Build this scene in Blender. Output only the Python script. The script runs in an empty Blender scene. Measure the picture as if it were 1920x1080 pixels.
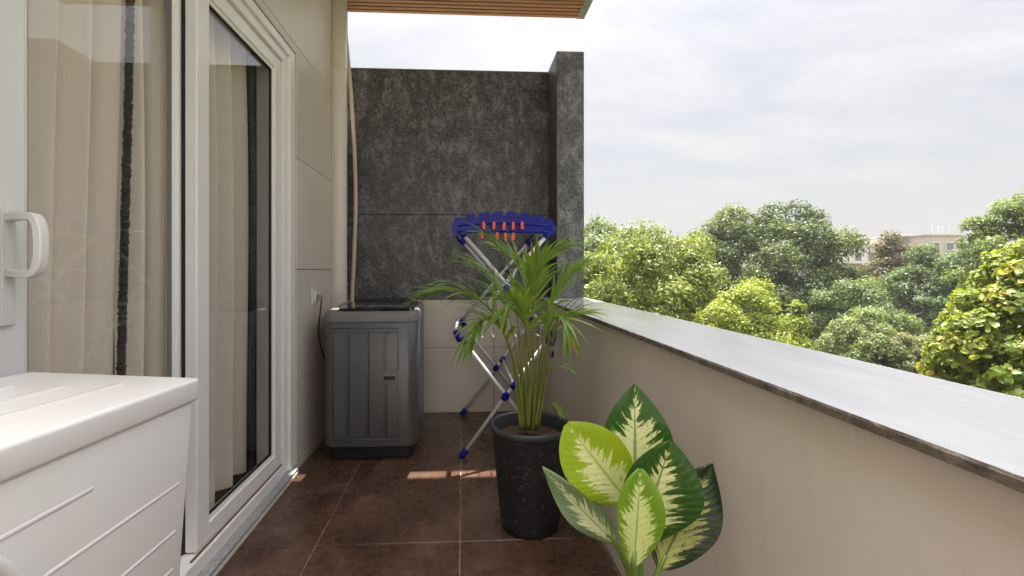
import bpy, bmesh, math, random
import numpy as np
from mathutils import Vector, Matrix, Euler
random.seed(7)
rng = np.random.default_rng(11)
R = math.radians
sc = bpy.context.scene
COL = sc.collection

# ------------------------------------------------------------------ camera
FPX, CX, CY, YAW, EYE = 880.0, 914.0, 505.0, R(3.0), 1.15
cam_d = bpy.data.cameras.new('camera')
cam_d.sensor_width = 36.0
cam_d.lens = FPX / 1920 * 36
cam_d.shift_x = (960 - CX) / 1920
cam_d.shift_y = (CY - 540) / 1920
cam_d.clip_start = 0.02
cam_d.clip_end = 3000
cam = bpy.data.objects.new('camera', cam_d)
cam.location = (0, 0, EYE)
cam.rotation_euler = (R(90), 0, -YAW)
COL.objects.link(cam)
sc.camera = cam

# ------------------------------------------------------------------ sun and sky
SUN = Vector((0.043, 0.399, 1.0)).normalized()       # direction towards the sun
elev = math.asin(SUN.z)
azim = math.atan2(SUN.x, SUN.y)
sd = bpy.data.lights.new('sun', 'SUN')
sd.energy = 5.0
sd.angle = R(0.6)
sd.color = (1.0, 0.93, 0.82)
so = bpy.data.objects.new('sun', sd)
so.rotation_euler = SUN.to_track_quat('Z', 'Y').to_euler()
so.location = (2, 8, 30)
COL.objects.link(so)

world = bpy.data.worlds.new('World')
sc.world = world
world.use_nodes = True
wt = world.node_tree
wt.nodes.clear()
def wn(t, **k):
    n = wt.nodes.new(t)
    for a, b in k.items(): setattr(n, a, b)
    return n
w_out = wn('ShaderNodeOutputWorld')
sky = wn('ShaderNodeTexSky', sky_type='NISHITA', sun_disc=False, sun_elevation=elev, sun_rotation=azim)
sky.dust_density = 4.0
sky.air_density = 1.2
bg_sky = wn('ShaderNodeBackground'); bg_sky.inputs['Strength'].default_value = 0.08
wt.links.new(sky.outputs[0], bg_sky.inputs['Color'])
tc = wn('ShaderNodeTexCoord')
sep = wn('ShaderNodeSeparateXYZ'); wt.links.new(tc.outputs['Generated'], sep.inputs[0])
def wmath(op, a, b=None, clamp=False):
    n = wn('ShaderNodeMath', operation=op, use_clamp=clamp)
    for i, v in enumerate((a, b)):
        if v is None: continue
        if isinstance(v, (int, float)): n.inputs[i].default_value = v
        else: wt.links.new(v, n.inputs[i])
    return n.outputs[0]
zup = wmath('MAXIMUM', sep.outputs['Z'], 0.0)
den = wmath('ADD', zup, 0.16)
comb = wn('ShaderNodeCombineXYZ')
wt.links.new(wmath('DIVIDE', sep.outputs['X'], den), comb.inputs[0])
wt.links.new(wmath('DIVIDE', sep.outputs['Y'], den), comb.inputs[1])
mp = wn('ShaderNodeMapping'); mp.inputs['Rotation'].default_value = (0, 0, 0.5); mp.inputs['Scale'].default_value = (0.8, 1.3, 1)
wt.links.new(comb.outputs[0], mp.inputs[0])
nz = wn('ShaderNodeTexNoise'); nz.inputs['Scale'].default_value = 1.35; nz.inputs['Detail'].default_value = 9; nz.inputs['Roughness'].default_value = 0.56; nz.inputs['Distortion'].default_value = 0.35
wt.links.new(mp.outputs[0], nz.inputs['Vector'])
# overcast dome: brightens from the horizon to the zenith
SKY_BASE, SKY_GAIN, SKY_ZENITH, SKY_AUREOLE = 0.214, 0.05, 3.7, 0.10
dotn = wn('ShaderNodeVectorMath', operation='DOT_PRODUCT'); wt.links.new(tc.outputs['Generated'], dotn.inputs[0]); dotn.inputs[1].default_value = SUN
aure = wmath('MULTIPLY', wmath('POWER', wmath('MAXIMUM', dotn.outputs['Value'], 0.0), 10.0), SKY_AUREOLE)
zen = wmath('MULTIPLY', wmath('POWER', zup, 6.0), SKY_ZENITH)
lum = wmath('ADD', wmath('ADD', wmath('MULTIPLY', zup, SKY_GAIN), SKY_BASE), wmath('ADD', aure, zen))
cl = wmath('SUBTRACT', nz.outputs['Fac'], 0.5)
fade = wmath('MULTIPLY', wmath('MINIMUM', wmath('MULTIPLY', zup, 3.2), 1.0), 1.5)
lum2 = wmath('MULTIPLY', lum, wmath('ADD', 1.0, wmath('MULTIPLY', cl, fade)))
ccol = wn('ShaderNodeMix', data_type='RGBA')
ccol.inputs['Factor'].default_value = 0.5
ccol.inputs['A'].default_value = (1.0, 0.975, 0.99, 1); ccol.inputs['B'].default_value = (1.0, 0.99, 1.0, 1)
bg_cloud = wn('ShaderNodeBackground')
wt.links.new(ccol.outputs['Result'], bg_cloud.inputs['Color'])
wt.links.new(lum2, bg_cloud.inputs['Strength'])
mixw = wn('ShaderNodeMixShader')
cf = wmath('ADD', wmath('MULTIPLY', cl, 0.6), 0.88, True)
wt.links.new(cf, mixw.inputs[0])
wt.links.new(bg_sky.outputs[0], mixw.inputs[1]); wt.links.new(bg_cloud.outputs[0], mixw.inputs[2])
wt.links.new(mixw.outputs[0], w_out.inputs[0])

sc.view_settings.view_transform = 'Standard'
sc.view_settings.look = 'None'
sc.view_settings.gamma = 1.0
sc.view_settings.use_curve_mapping = False
sc.view_settings.exposure = 1.76
sc.render.engine = 'CYCLES'
sc.cycles.use_denoising = True
sc.cycles.max_bounces = 12
sc.cycles.diffuse_bounces = 6
sc.cycles.glossy_bounces = 4
sc.cycles.transparent_max_bounces = 16
sc.cycles.sample_clamp_indirect = 6.0
sc.cycles.caustics_reflective = False
sc.cycles.caustics_refractive = False

# ------------------------------------------------------------------ measuring the place
_s, _c = math.sin(YAW), math.cos(YAW)
def ray(px, py):
    u, v = (px - CX) / FPX, (CY - py) / FPX
    return Vector((_s + u * _c, _c - u * _s, v))
def atY(px, py, Y):
    d = ray(px, py); t = Y / d.y
    return Vector((d.x * t, Y, EYE + d.z * t))
def atX(px, py, X):
    d = ray(px, py); t = X / d.x
    return Vector((X, d.y * t, EYE + d.z * t))

# ------------------------------------------------------------------ materials
MATS = {}
def newmat(name):
    m = bpy.data.materials.new(name); m.use_nodes = True
    nt = m.node_tree
    b = nt.nodes['Principled BSDF']
    MATS[name] = m
    return m, nt, b
def N(nt, t, **k):
    n = nt.nodes.new(t)
    for a, b in k.items():
        if a in ('inp',):
            for kk, v in b.items(): n.inputs[kk].default_value = v
        else: setattr(n, a, b)
    return n
def M(nt, op, a, b=None, clamp=False):
    n = nt.nodes.new('ShaderNodeMath'); n.operation = op; n.use_clamp = clamp
    for i, v in enumerate((a, b)):
        if v is None: continue
        if isinstance(v, (int, float)): n.inputs[i].default_value = v
        else: nt.links.new(v, n.inputs[i])
    return n.outputs[0]
def rgba(c): return (c[0], c[1], c[2], 1.0)
def coords(nt, scale=(1, 1, 1), world_space=True, rot=(0, 0, 0)):
    if world_space:
        g = nt.nodes.new('ShaderNodeNewGeometry'); o = g.outputs['Position']
    else:
        g = nt.nodes.new('ShaderNodeTexCoord'); o = g.outputs['Object']
    mp = nt.nodes.new('ShaderNodeMapping'); mp.inputs['Scale'].default_value = scale; mp.inputs['Rotation'].default_value = rot
    nt.links.new(o, mp.inputs[0])
    return mp.outputs[0]
def noise(nt, vec, scale, detail=5, rough=0.55, dist=0.0):
    n = nt.nodes.new('ShaderNodeTexNoise')
    n.inputs['Scale'].default_value = scale; n.inputs['Detail'].default_value = detail
    n.inputs['Roughness'].default_value = rough; n.inputs['Distortion'].default_value = dist
    nt.links.new(vec, n.inputs['Vector'])
    return n.outputs['Fac']
def ramp(nt, fac, stops):
    r = nt.nodes.new('ShaderNodeValToRGB')
    e = r.color_ramp.elements
    while len(e) < len(stops): e.new(0.5)
    for i, (p, c) in enumerate(stops):
        e[i].position = p; e[i].color = rgba(c)
    nt.links.new(fac, r.inputs[0])
    return r.outputs[0]
def mixc(nt, fac, a, b, mode='MIX'):
    n = nt.nodes.new('ShaderNodeMix'); n.data_type = 'RGBA'; n.blend_type = mode
    for key, v in (('Factor', fac), ('A', a), ('B', b)):
        sock = [s for s in n.inputs if s.name == key and (s.type == 'RGBA' if key != 'Factor' else s.type == 'VALUE')][0]
        if isinstance(v, (int, float)): sock.default_value = v
        elif isinstance(v, tuple): sock.default_value = rgba(v)
        else: nt.links.new(v, sock)
    return [s for s in n.outputs if s.type == 'RGBA'][0]
def bump(nt, b, h, strength=0.2, dist=0.002):
    n = nt.nodes.new('ShaderNodeBump'); n.inputs['Strength'].default_value = strength; n.inputs['Distance'].default_value = dist
    nt.links.new(h, n.inputs['Height']); nt.links.new(n.outputs[0], b.inputs['Normal'])
def simple(name, col, rough=0.5, metal=0.0, spec=0.5, var=0.06, scale=30.0, bumpv=0.0, coat=0.0):
    m, nt, b = newmat(name)
    v = coords(nt)
    f = noise(nt, v, scale, 4)
    c2 = tuple(min(1, x * (1 + var)) for x in col); c1 = tuple(x * (1 - var) for x in col)
    nt.links.new(mixc(nt, f, c1, c2), b.inputs['Base Color'])
    b.inputs['Roughness'].default_value = rough; b.inputs['Metallic'].default_value = metal
    b.inputs['Specular IOR Level'].default_value = spec
    b.inputs['Coat Weight'].default_value = coat
    if bumpv: bump(nt, b, f, bumpv)
    return m

simple('white_pvc', (0.84, 0.83, 0.80), 0.32, var=0.02, scale=6)
simple('white_enamel', (0.70, 0.69, 0.66), 0.25, var=0.025, scale=5)
simple('black_rubber', (0.012, 0.012, 0.013), 0.6)
simple('dark_gap', (0.03, 0.028, 0.026), 0.9)
simple('red_brush', (0.16, 0.07, 0.05), 0.9)
simple('grey_plastic', (0.22, 0.22, 0.22), 0.45)
simple('black_plastic', (0.010, 0.010, 0.011), 0.45)
simple('blue_plastic', (0.009, 0.012, 0.25), 0.30, spec=0.22, var=0.12, scale=20)
simple('rack_tube', (0.62, 0.62, 0.66), 0.35, var=0.06, scale=40)
simple('peg_red', (0.85, 0.10, 0.055), 0.4)
simple('steel', (0.55, 0.55, 0.56), 0.35, metal=0.9)
simple('galvanised', (0.4, 0.4, 0.41), 0.5, metal=0.6)
simple('pipe_pvc', (0.74, 0.69, 0.62), 0.4, var=0.05, scale=3)
simple('hose_cream', (0.66, 0.56, 0.42), 0.45, var=0.08, scale=4)
simple('fascia_metal', (0.22, 0.215, 0.215), 0.45)
simple('teal_print', (0.03, 0.36, 0.36), 0.4)
simple('cable', (0.02, 0.02, 0.02), 0.5)
simple('bark', (0.10, 0.075, 0.055), 0.9, var=0.4, scale=9)
simple('room_paint', (0.22, 0.2, 0.17), 0.8)
simple('grout', (0.40, 0.30, 0.23), 0.9, var=0.3, scale=25)
simple('far_wall', (0.46, 0.38, 0.32), 0.85, var=0.12, scale=0.6)
simple('far_white', (0.60, 0.57, 0.55), 0.8, var=0.1, scale=0.5)
simple('bounce_white', (0.76, 0.75, 0.73), 0.8, var=0.05, scale=4)  # render of the added bounce wall, kept bright for fill light
simple('far_brick', (0.42, 0.17, 0.09), 0.85, var=0.2, scale=2)
simple('far_pane', (0.14, 0.14, 0.15), 0.2)
simple('far_steel', (0.32, 0.32, 0.34), 0.5)

# floor tile: mottled brown porcelain
m, nt, b = newmat('brown_tile')
v = coords(nt)
oi = N(nt, 'ShaderNodeObjectInfo')
f1 = noise(nt, v, 3.5, 8, 0.62, 0.4); f2 = noise(nt, v, 26, 6, 0.7); f3 = noise(nt, v, 160, 2, 0.5)
c = ramp(nt, f1, [(0.30, (0.036, 0.016, 0.009)), (0.5, (0.074, 0.037, 0.023)), (0.70, (0.135, 0.080, 0.056))])
c = mixc(nt, M(nt, 'MULTIPLY', M(nt, 'SUBTRACT', f2, 0.47, True), 0.8), c, (0.18, 0.108, 0.075))
c = mixc(nt, M(nt, 'MULTIPLY', M(nt, 'GREATER_THAN', f3, 0.73), 0.35), c, (0.5, 0.4, 0.33))
hs = N(nt, 'ShaderNodeHueSaturation'); nt.links.new(c, hs.inputs['Color'])
nt.links.new(M(nt, 'ADD', M(nt, 'MULTIPLY', oi.outputs['Random'], 0.25), 0.88), hs.inputs['Value'])
nt.links.new(hs.outputs[0], b.inputs['Base Color'])
nt.links.new(M(nt, 'ADD', M(nt, 'MULTIPLY', f2, 0.34), 0.11), b.inputs['Roughness'])
b.inputs['Specular IOR Level'].default_value = 0.5
bump(nt, b, f2, 0.12, 0.002)

# beige wall cladding
m, nt, b = newmat('beige_panel')
v = coords(nt); oi = N(nt, 'ShaderNodeObjectInfo')
f1 = noise(nt, v, 1.6, 6, 0.6, 0.6); f2 = noise(nt, v, 40, 4, 0.6)
c = ramp(nt, f1, [(0.3, (0.63, 0.565, 0.485)), (0.7, (0.70, 0.64, 0.565))])
c = mixc(nt, M(nt, 'MULTIPLY', M(nt, 'SUBTRACT', f2, 0.5, True), 0.8), c, (0.42, 0.36, 0.29))
hs = N(nt, 'ShaderNodeHueSaturation'); nt.links.new(c, hs.inputs['Color'])
nt.links.new(M(nt, 'ADD', M(nt, 'MULTIPLY', oi.outputs['Random'], 0.08), 0.96), hs.inputs['Value'])
nt.links.new(hs.outputs[0], b.inputs['Base Color'])
b.inputs['Roughness'].default_value = 0.42

# dark stone cladding: mottled charcoal with brown veils
m, nt, b = newmat('dark_stone')
v = coords(nt); vz = coords(nt, (1, 1, 0.6))
f1 = noise(nt, vz, 15.0, 8, 0.68, 0.4); f2 = noise(nt, v, 70, 6, 0.75, 0.3); f3 = noise(nt, v, 1.5, 3, 0.5)
c = ramp(nt, M(nt, 'ADD', M(nt, 'MULTIPLY', f1, 0.55), M(nt, 'MULTIPLY', f2, 0.45)), [(0.38, (0.016, 0.0155, 0.015)), (0.46, (0.042, 0.041, 0.042)), (0.52, (0.090, 0.089, 0.092)), (0.60, (0.26, 0.258, 0.263))])
c = mixc(nt, M(nt, 'MULTIPLY', M(nt, 'SUBTRACT', f2, 0.42, True), 2.2, True), c, (0.19, 0.188, 0.195))
c = mixc(nt, M(nt, 'MULTIPLY', M(nt, 'SUBTRACT', f3, 0.5, True), 1.6), c, (0.115, 0.092, 0.078))
nt.links.new(c, b.inputs['Base Color'])
nt.links.new(M(nt, 'ADD', M(nt, 'MULTIPLY', f2, 0.25), 0.32), b.inputs['Roughness'])
bump(nt, b, f2, 0.15, 0.002)

# painted plaster of the parapet
m, nt, b = newmat('plaster')
v = coords(nt)
f1 = noise(nt, v, 2.2, 6, 0.6, 0.3); f2 = noise(nt, v, 90, 4, 0.6); f3 = noise(nt, coords(nt, (1, 1, 0.15)), 5, 5, 0.6)
c = ramp(nt, f1, [(0.3, (0.66, 0.60, 0.535)), (0.7, (0.71, 0.65, 0.59))])
c = mixc(nt, M(nt, 'MULTIPLY', M(nt, 'SUBTRACT', f3, 0.55, True), 0.9), c, (0.52, 0.465, 0.41))
f4 = noise(nt, coords(nt, (1, 7, 0.5)), 3.2, 6, 0.65, 0.2); f5 = noise(nt, v, 14, 6, 0.7)
c = mixc(nt, M(nt, 'MULTIPLY', M(nt, 'SUBTRACT', f4, 0.56, True), 1.3), c, (0.50, 0.44, 0.385))
c = mixc(nt, M(nt, 'MULTIPLY', M(nt, 'SUBTRACT', f5, 0.58, True), 0.9), c, (0.74, 0.69, 0.63))
nt.links.new(c, b.inputs['Base Color']); b.inputs['Roughness'].default_value = 0.55
bump(nt, b, M(nt, 'ADD', f2, M(nt, 'MULTIPLY', f5, 2.0)), 0.22, 0.003)

# coping: grey polished stone, dusty
m, nt, b = newmat('grey_coping')
v = coords(nt); vs = coords(nt, (1.0, 0.25, 1.0), rot=(0, 0, 0.35))
f1 = noise(nt, vs, 6, 8, 0.62, 0.5); f2 = noise(nt, v, 80, 5, 0.65); f3 = noise(nt, v, 1.1, 4, 0.5)
c = ramp(nt, f1, [(0.3, (0.25, 0.25, 0.255)), (0.55, (0.32, 0.32, 0.325)), (0.78, (0.40, 0.395, 0.39))])
c = mixc(nt, M(nt, 'MULTIPLY', M(nt, 'SUBTRACT', f2, 0.5, True), 0.9), c, (0.27, 0.27, 0.275))
nt.links.new(c, b.inputs['Base Color'])
nt.links.new(M(nt, 'ADD', M(nt, 'MULTIPLY', f3, 0.25), 0.06), b.inputs['Roughness'])
b.inputs['Specular IOR Level'].default_value = 0.55
bump(nt, b, f2, 0.06, 0.001)

m, nt, b = newmat('rough_stone_edge')
v = coords(nt)
f1 = noise(nt, v, 28, 8, 0.7, 0.8); f2 = noise(nt, coords(nt, (1, 1, 3)), 130, 4, 0.6)
c = ramp(nt, f1, [(0.3, (0.05, 0.042, 0.034)), (0.5, (0.16, 0.135, 0.11)), (0.64, (0.24, 0.21, 0.18)), (0.78, (0.42, 0.38, 0.33))])
nt.links.new(c, b.inputs['Base Color']); b.inputs['Roughness'].default_value = 0.85
bump(nt, b, f2, 0.6, 0.004)

m, nt, b = newmat('speckled_granite')
v = coords(nt)
f1 = noise(nt, v, 150, 3, 0.6); f2 = noise(nt, v, 12, 4, 0.6)
c = ramp(nt, f1, [(0.35, (0.17, 0.175, 0.185)), (0.5, (0.33, 0.34, 0.35)), (0.68, (0.55, 0.55, 0.55))])
c = mixc(nt, M(nt, 'MULTIPLY', f2, 0.35), c, (0.30, 0.28, 0.26))
nt.links.new(c, b.inputs['Base Color']); b.inputs['Roughness'].default_value = 0.4

m, nt, b = newmat('soffit_wood')
v = coords(nt, (0.35, 6, 6)); oi = N(nt, 'ShaderNodeObjectInfo')
f1 = noise(nt, v, 8, 6, 0.6, 1.0)
c = ramp(nt, f1, [(0.3, (0.26, 0.105, 0.055)), (0.7, (0.44, 0.205, 0.12))])
hs = N(nt, 'ShaderNodeHueSaturation'); nt.links.new(c, hs.inputs['Color'])
nt.links.new(M(nt, 'ADD', M(nt, 'MULTIPLY', oi.outputs['Random'], 0.25), 0.87), hs.inputs['Value'])
nt.links.new(hs.outputs[0], b.inputs['Base Color']); b.inputs['Roughness'].default_value = 0.5

# washing machine paint
m, nt, b = newmat('washer_grey')
v = coords(nt); f1 = noise(nt, v, 300, 2, 0.5); f2 = noise(nt, v, 3, 4)
c = mixc(nt, f2, (0.098, 0.100, 0.106), (0.115, 0.118, 0.123))
nt.links.new(c, b.inputs['Base Color'])
b.inputs['Metallic'].default_value = 0.35; b.inputs['Roughness'].default_value = 0.33
bump(nt, b, f1, 0.03, 0.0005)
simple('washer_top', (0.19, 0.185, 0.185), 0.4)
m, nt, b = newmat('dark_lid_glass')
b.inputs['Base Color'].default_value = (0.014, 0.014, 0.016, 1); b.inputs['Roughness'].default_value = 0.06

# window glass: clear where you look straight, mirror-like at a glancing angle
m, nt, b = newmat('pane_glass')
nt.nodes.remove(b)
out = nt.nodes['Material Output']
geo = N(nt, 'ShaderNodeNewGeometry')
vd = N(nt, 'ShaderNodeVectorMath', operation='DOT_PRODUCT'); nt.links.new(geo.outputs['Incoming'], vd.inputs[0]); nt.links.new(geo.outputs['Normal'], vd.inputs[1])
graze = M(nt, 'POWER', M(nt, 'SUBTRACT', 1.0, M(nt, 'ABSOLUTE', vd.outputs['Value'])), 5.0)
refl = M(nt, 'ADD', M(nt, 'MULTIPLY', graze, 0.95), 0.05)      # both faces of a sealed unit, Schlick
tr = N(nt, 'ShaderNodeBsdfTransparent'); tr.inputs['Color'].default_value = (0.99, 0.993, 0.99, 1)
gl = N(nt, 'ShaderNodeBsdfGlossy'); gl.inputs['Roughness'].default_value = 0.0; gl.inputs['Color'].default_value = (1, 1, 1, 1)
mx = N(nt, 'ShaderNodeMixShader')
nt.links.new(refl, mx.inputs[0]); nt.links.new(tr.outputs[0], mx.inputs[1]); nt.links.new(gl.outputs[0], mx.inputs[2])
nt.links.new(mx.outputs[0], out.inputs['Surface'])

# curtain cloth: woven, slightly see-through
m, nt, b = newmat('curtain_cloth')
v = coords(nt)
f1 = noise(nt, coords(nt, (1, 1, 0.1)), 180, 3, 0.6); f2 = noise(nt, v, 2.0, 4)
c = mixc(nt, f1, (0.82, 0.735, 0.62), (0.89, 0.82, 0.72))
nt.links.new(c, b.inputs['Base Color']); b.inputs['Roughness'].default_value = 0.85; b.inputs['Sheen Weight'].default_value = 0.3
bump(nt, b, f1, 0.2, 0.001)
m, nt, b = newmat('sequin_braid')
v = coords(nt); f1 = noise(nt, v, 260, 3, 0.7)
c = ramp(nt, f1, [(0.45, (0.012, 0.011, 0.010)), (0.62, (0.05, 0.045, 0.04)), (0.74, (0.45, 0.42, 0.38))])
nt.links.new(c, b.inputs['Base Color']); b.inputs['Roughness'].default_value = 0.4
bump(nt, b, f1, 0.8, 0.004)

# black terrazzo pot
m, nt, b = newmat('speckled_pot')
v = coords(nt)
vo = N(nt, 'ShaderNodeTexVoronoi'); vo.inputs['Scale'].default_value = 120; nt.links.new(v, vo.inputs['Vector'])
f1 = noise(nt, v, 45, 3, 0.6)
spk = M(nt, 'MULTIPLY', M(nt, 'LESS_THAN', vo.outputs['Distance'], 0.22), M(nt, 'GREATER_THAN', f1, 0.54))
c = mixc(nt, spk, (0.009, 0.009, 0.011), (0.24, 0.24, 0.245))
nt.links.new(c, b.inputs['Base Color']); b.inputs['Roughness'].default_value = 0.5
bump(nt, b, f1, 0.1, 0.001)
simple('pot_rim', (0.045, 0.045, 0.048), 0.5, var=0.3, scale=60)
simple('clay_pot', (0.30, 0.14, 0.085), 0.8, var=0.2, scale=12)
simple('soil', (0.07, 0.042, 0.028), 0.95, var=0.6, scale=60, bumpv=0.8)

def leafy(name, base, trans=0.35, rough=0.45, attr=False, var=0.3, vscale=12, spec=0.4):
    m, nt, b = newmat(name)
    out = nt.nodes['Material Output']
    if attr:
        a = N(nt, 'ShaderNodeAttribute'); a.attribute_name = 'tint'; c = a.outputs['Color']
    else:
        f = noise(nt, coords(nt), vscale, 4)
        c = mixc(nt, f, tuple(x * (1 - var) for x in base), tuple(x * (1 + var) for x in base))
    nt.links.new(c, b.inputs['Base Color']); b.inputs['Roughness'].default_value = rough; b.inputs['Specular IOR Level'].default_value = spec
    t = N(nt, 'ShaderNodeBsdfTranslucent')
    nt.links.new(mixc(nt, 1.0, c, (1.5, 1.45, 0.7), 'MULTIPLY'), t.inputs['Color'])
    mx = N(nt, 'ShaderNodeMixShader'); mx.inputs[0].default_value = trans
    nt.links.new(b.outputs[0], mx.inputs[1]); nt.links.new(t.outputs[0], mx.inputs[2]); nt.links.new(mx.outputs[0], out.inputs['Surface'])
    return m
leafy('tree_leaf', None, 0.36, 0.5, attr=True, spec=0.3)
leafy('palm_leaf', (0.16, 0.26, 0.04), 0.32, 0.30, var=0.6, vscale=9)
leafy('palm_stem', (0.22, 0.26, 0.06), 0.1, 0.4, var=0.4, vscale=14)
leafy('petiole', (0.16, 0.26, 0.05), 0.2, 0.35)
leafy('leaf_yellowed', (0.30, 0.26, 0.03), 0.36, 0.4)

def variegated(name, margin, mid, cream, width=0.62, trans=0.3, gloss=0.3, margin2=None):
    """leaf seen by its own UV: u along the blade, v across; pale feathering along the side veins"""
    m, nt, b = newmat(name)
    out = nt.nodes['Material Output']
    uv = N(nt, 'ShaderNodeUVMap'); uv.uv_map = 'blade'
    sp = N(nt, 'ShaderNodeSeparateXYZ'); nt.links.new(uv.outputs[0], sp.inputs[0])
    u = sp.outputs[0]; vv = M(nt, 'SUBTRACT', M(nt, 'MULTIPLY', sp.outputs[1], 2.0), 1.0)
    av = M(nt, 'ABSOLUTE', vv)
    vein = M(nt, 'SUBTRACT', u, M(nt, 'MULTIPLY', av, 0.26))
    cb = N(nt, 'ShaderNodeCombineXYZ')
    nt.links.new(M(nt, 'MULTIPLY', vein, 26.0), cb.inputs[0]); nt.links.new(M(nt, 'MULTIPLY', vv, 1.1), cb.inputs[1])
    nt.links.new(M(nt, 'MULTIPLY', oi_rand(nt), 40.0), cb.inputs[2])
    n1 = noise(nt, cb.outputs[0], 1.0, 3, 0.55)
    cb2 = N(nt, 'ShaderNodeCombineXYZ')
    nt.links.new(M(nt, 'MULTIPLY', vein, 60.0), cb2.inputs[0]); nt.links.new(M(nt, 'MULTIPLY', vv, 7.0), cb2.inputs[1])
    n2 = noise(nt, cb2.outputs[0], 1.0, 4, 0.65)
    # width of the pale zone along the blade
    w = M(nt, 'MULTIPLY', M(nt, 'MINIMUM', M(nt, 'MULTIPLY', M(nt, 'SUBTRACT', 0.93, u), 1.9), 1.0), width)
    edge = M(nt, 'ADD', w, M(nt, 'ADD', M(nt, 'MULTIPLY', M(nt, 'SUBTRACT', n1, 0.5), 1.9), M(nt, 'MULTIPLY', M(nt, 'SUBTRACT', n2, 0.5), 0.5)))
    mask = M(nt, 'MULTIPLY', M(nt, 'SUBTRACT', edge, av), 16.0, True)
    mask = M(nt, 'MULTIPLY', mask, M(nt, 'GREATER_THAN', edge, 0.0))
    hole = M(nt, 'LESS_THAN', n2, M(nt, 'ADD', 0.30, M(nt, 'MULTIPLY', M(nt, 'DIVIDE', av, M(nt, 'MAXIMUM', edge, 0.05)), 0.17)))
    mask = M(nt, 'MULTIPLY', mask, M(nt, 'SUBTRACT', 1.0, M(nt, 'MULTIPLY', hole, 0.85)))
    mask2 = M(nt, 'MULTIPLY', M(nt, 'SUBTRACT', M(nt, 'ADD', edge, 0.22), av), 3.0, True)
    c = mixc(nt, M(nt, 'ADD', M(nt, 'MULTIPLY', mask2, 0.7), M(nt, 'MULTIPLY', M(nt, 'GREATER_THAN', n2, 0.56), 0.3), True), margin, mid)
    c = mixc(nt, mask, c, cream)
    rib = M(nt, 'MULTIPLY', M(nt, 'LESS_THAN', av, M(nt, 'ADD', M(nt, 'MULTIPLY', M(nt, 'SUBTRACT', 1.0, u), 0.05), 0.012)), 0.75)
    c = mixc(nt, rib, c, mid)
    nt.links.new(c, b.inputs['Base Color']); b.inputs['Roughness'].default_value = gloss; b.inputs['Specular IOR Level'].default_value = 0.4
    hv = M(nt, 'SINE', M(nt, 'MULTIPLY', vein, 90.0))
    bump(nt, b, M(nt, 'ADD', hv, M(nt, 'MULTIPLY', n2, 1.5)), 0.16, 0.0016)
    t = N(nt, 'ShaderNodeBsdfTranslucent'); nt.links.new(mixc(nt, 1.0, c, (1.25, 1.3, 0.6), 'MULTIPLY'), t.inputs['Color'])
    mx = N(nt, 'ShaderNodeMixShader'); mx.inputs[0].default_value = trans
    nt.links.new(b.outputs[0], mx.inputs[1]); nt.links.new(t.outputs[0], mx.inputs[2]); nt.links.new(mx.outputs[0], out.inputs['Surface'])
def oi_rand(nt):
    return N(nt, 'ShaderNodeObjectInfo').outputs['Random']
CREAM = (0.66, 0.68, 0.36)
variegated('dumb_cane_green', (0.030, 0.085, 0.014), (0.085, 0.19, 0.025), CREAM)
variegated('dumb_cane_backlit', (0.30, 0.42, 0.022), (0.38, 0.50, 0.04), (0.72, 0.74, 0.38), 0.60, 0.42)  # yellow-green of a leaf lit from behind, put into its colour
variegated('dumb_cane_sheen', (0.13, 0.20, 0.10), (0.20, 0.28, 0.14), (0.55, 0.60, 0.36), 0.5, 0.2, 0.22)  # sky sheen on the blade put into its base colour
variegated('dumb_cane_fresh', (0.15, 0.27, 0.02), (0.22, 0.36, 0.04), (0.60, 0.66, 0.28), 0.75, 0.38)
variegated('dumb_cane_shaded', (0.012, 0.028, 0.010), (0.05, 0.09, 0.016), (0.36, 0.38, 0.12), 0.55, 0.25)  # leaf facing away from the light, its shade put into the colour

# ground far below
m, nt, b = newmat('garden_ground')
v = coords(nt); f1 = noise(nt, v, 0.12, 6, 0.6); f2 = noise(nt, v, 2.0, 5, 0.6)
c = ramp(nt, f1, [(0.35, (0.06, 0.075, 0.03)), (0.55, (0.10, 0.11, 0.05)), (0.75, (0.22, 0.17, 0.12))])
c = mixc(nt, M(nt, 'MULTIPLY', f2, 0.5), c, (0.06, 0.06, 0.035))
nt.links.new(c, b.inputs['Base Color']); b.inputs['Roughness'].default_value = 0.95

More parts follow.
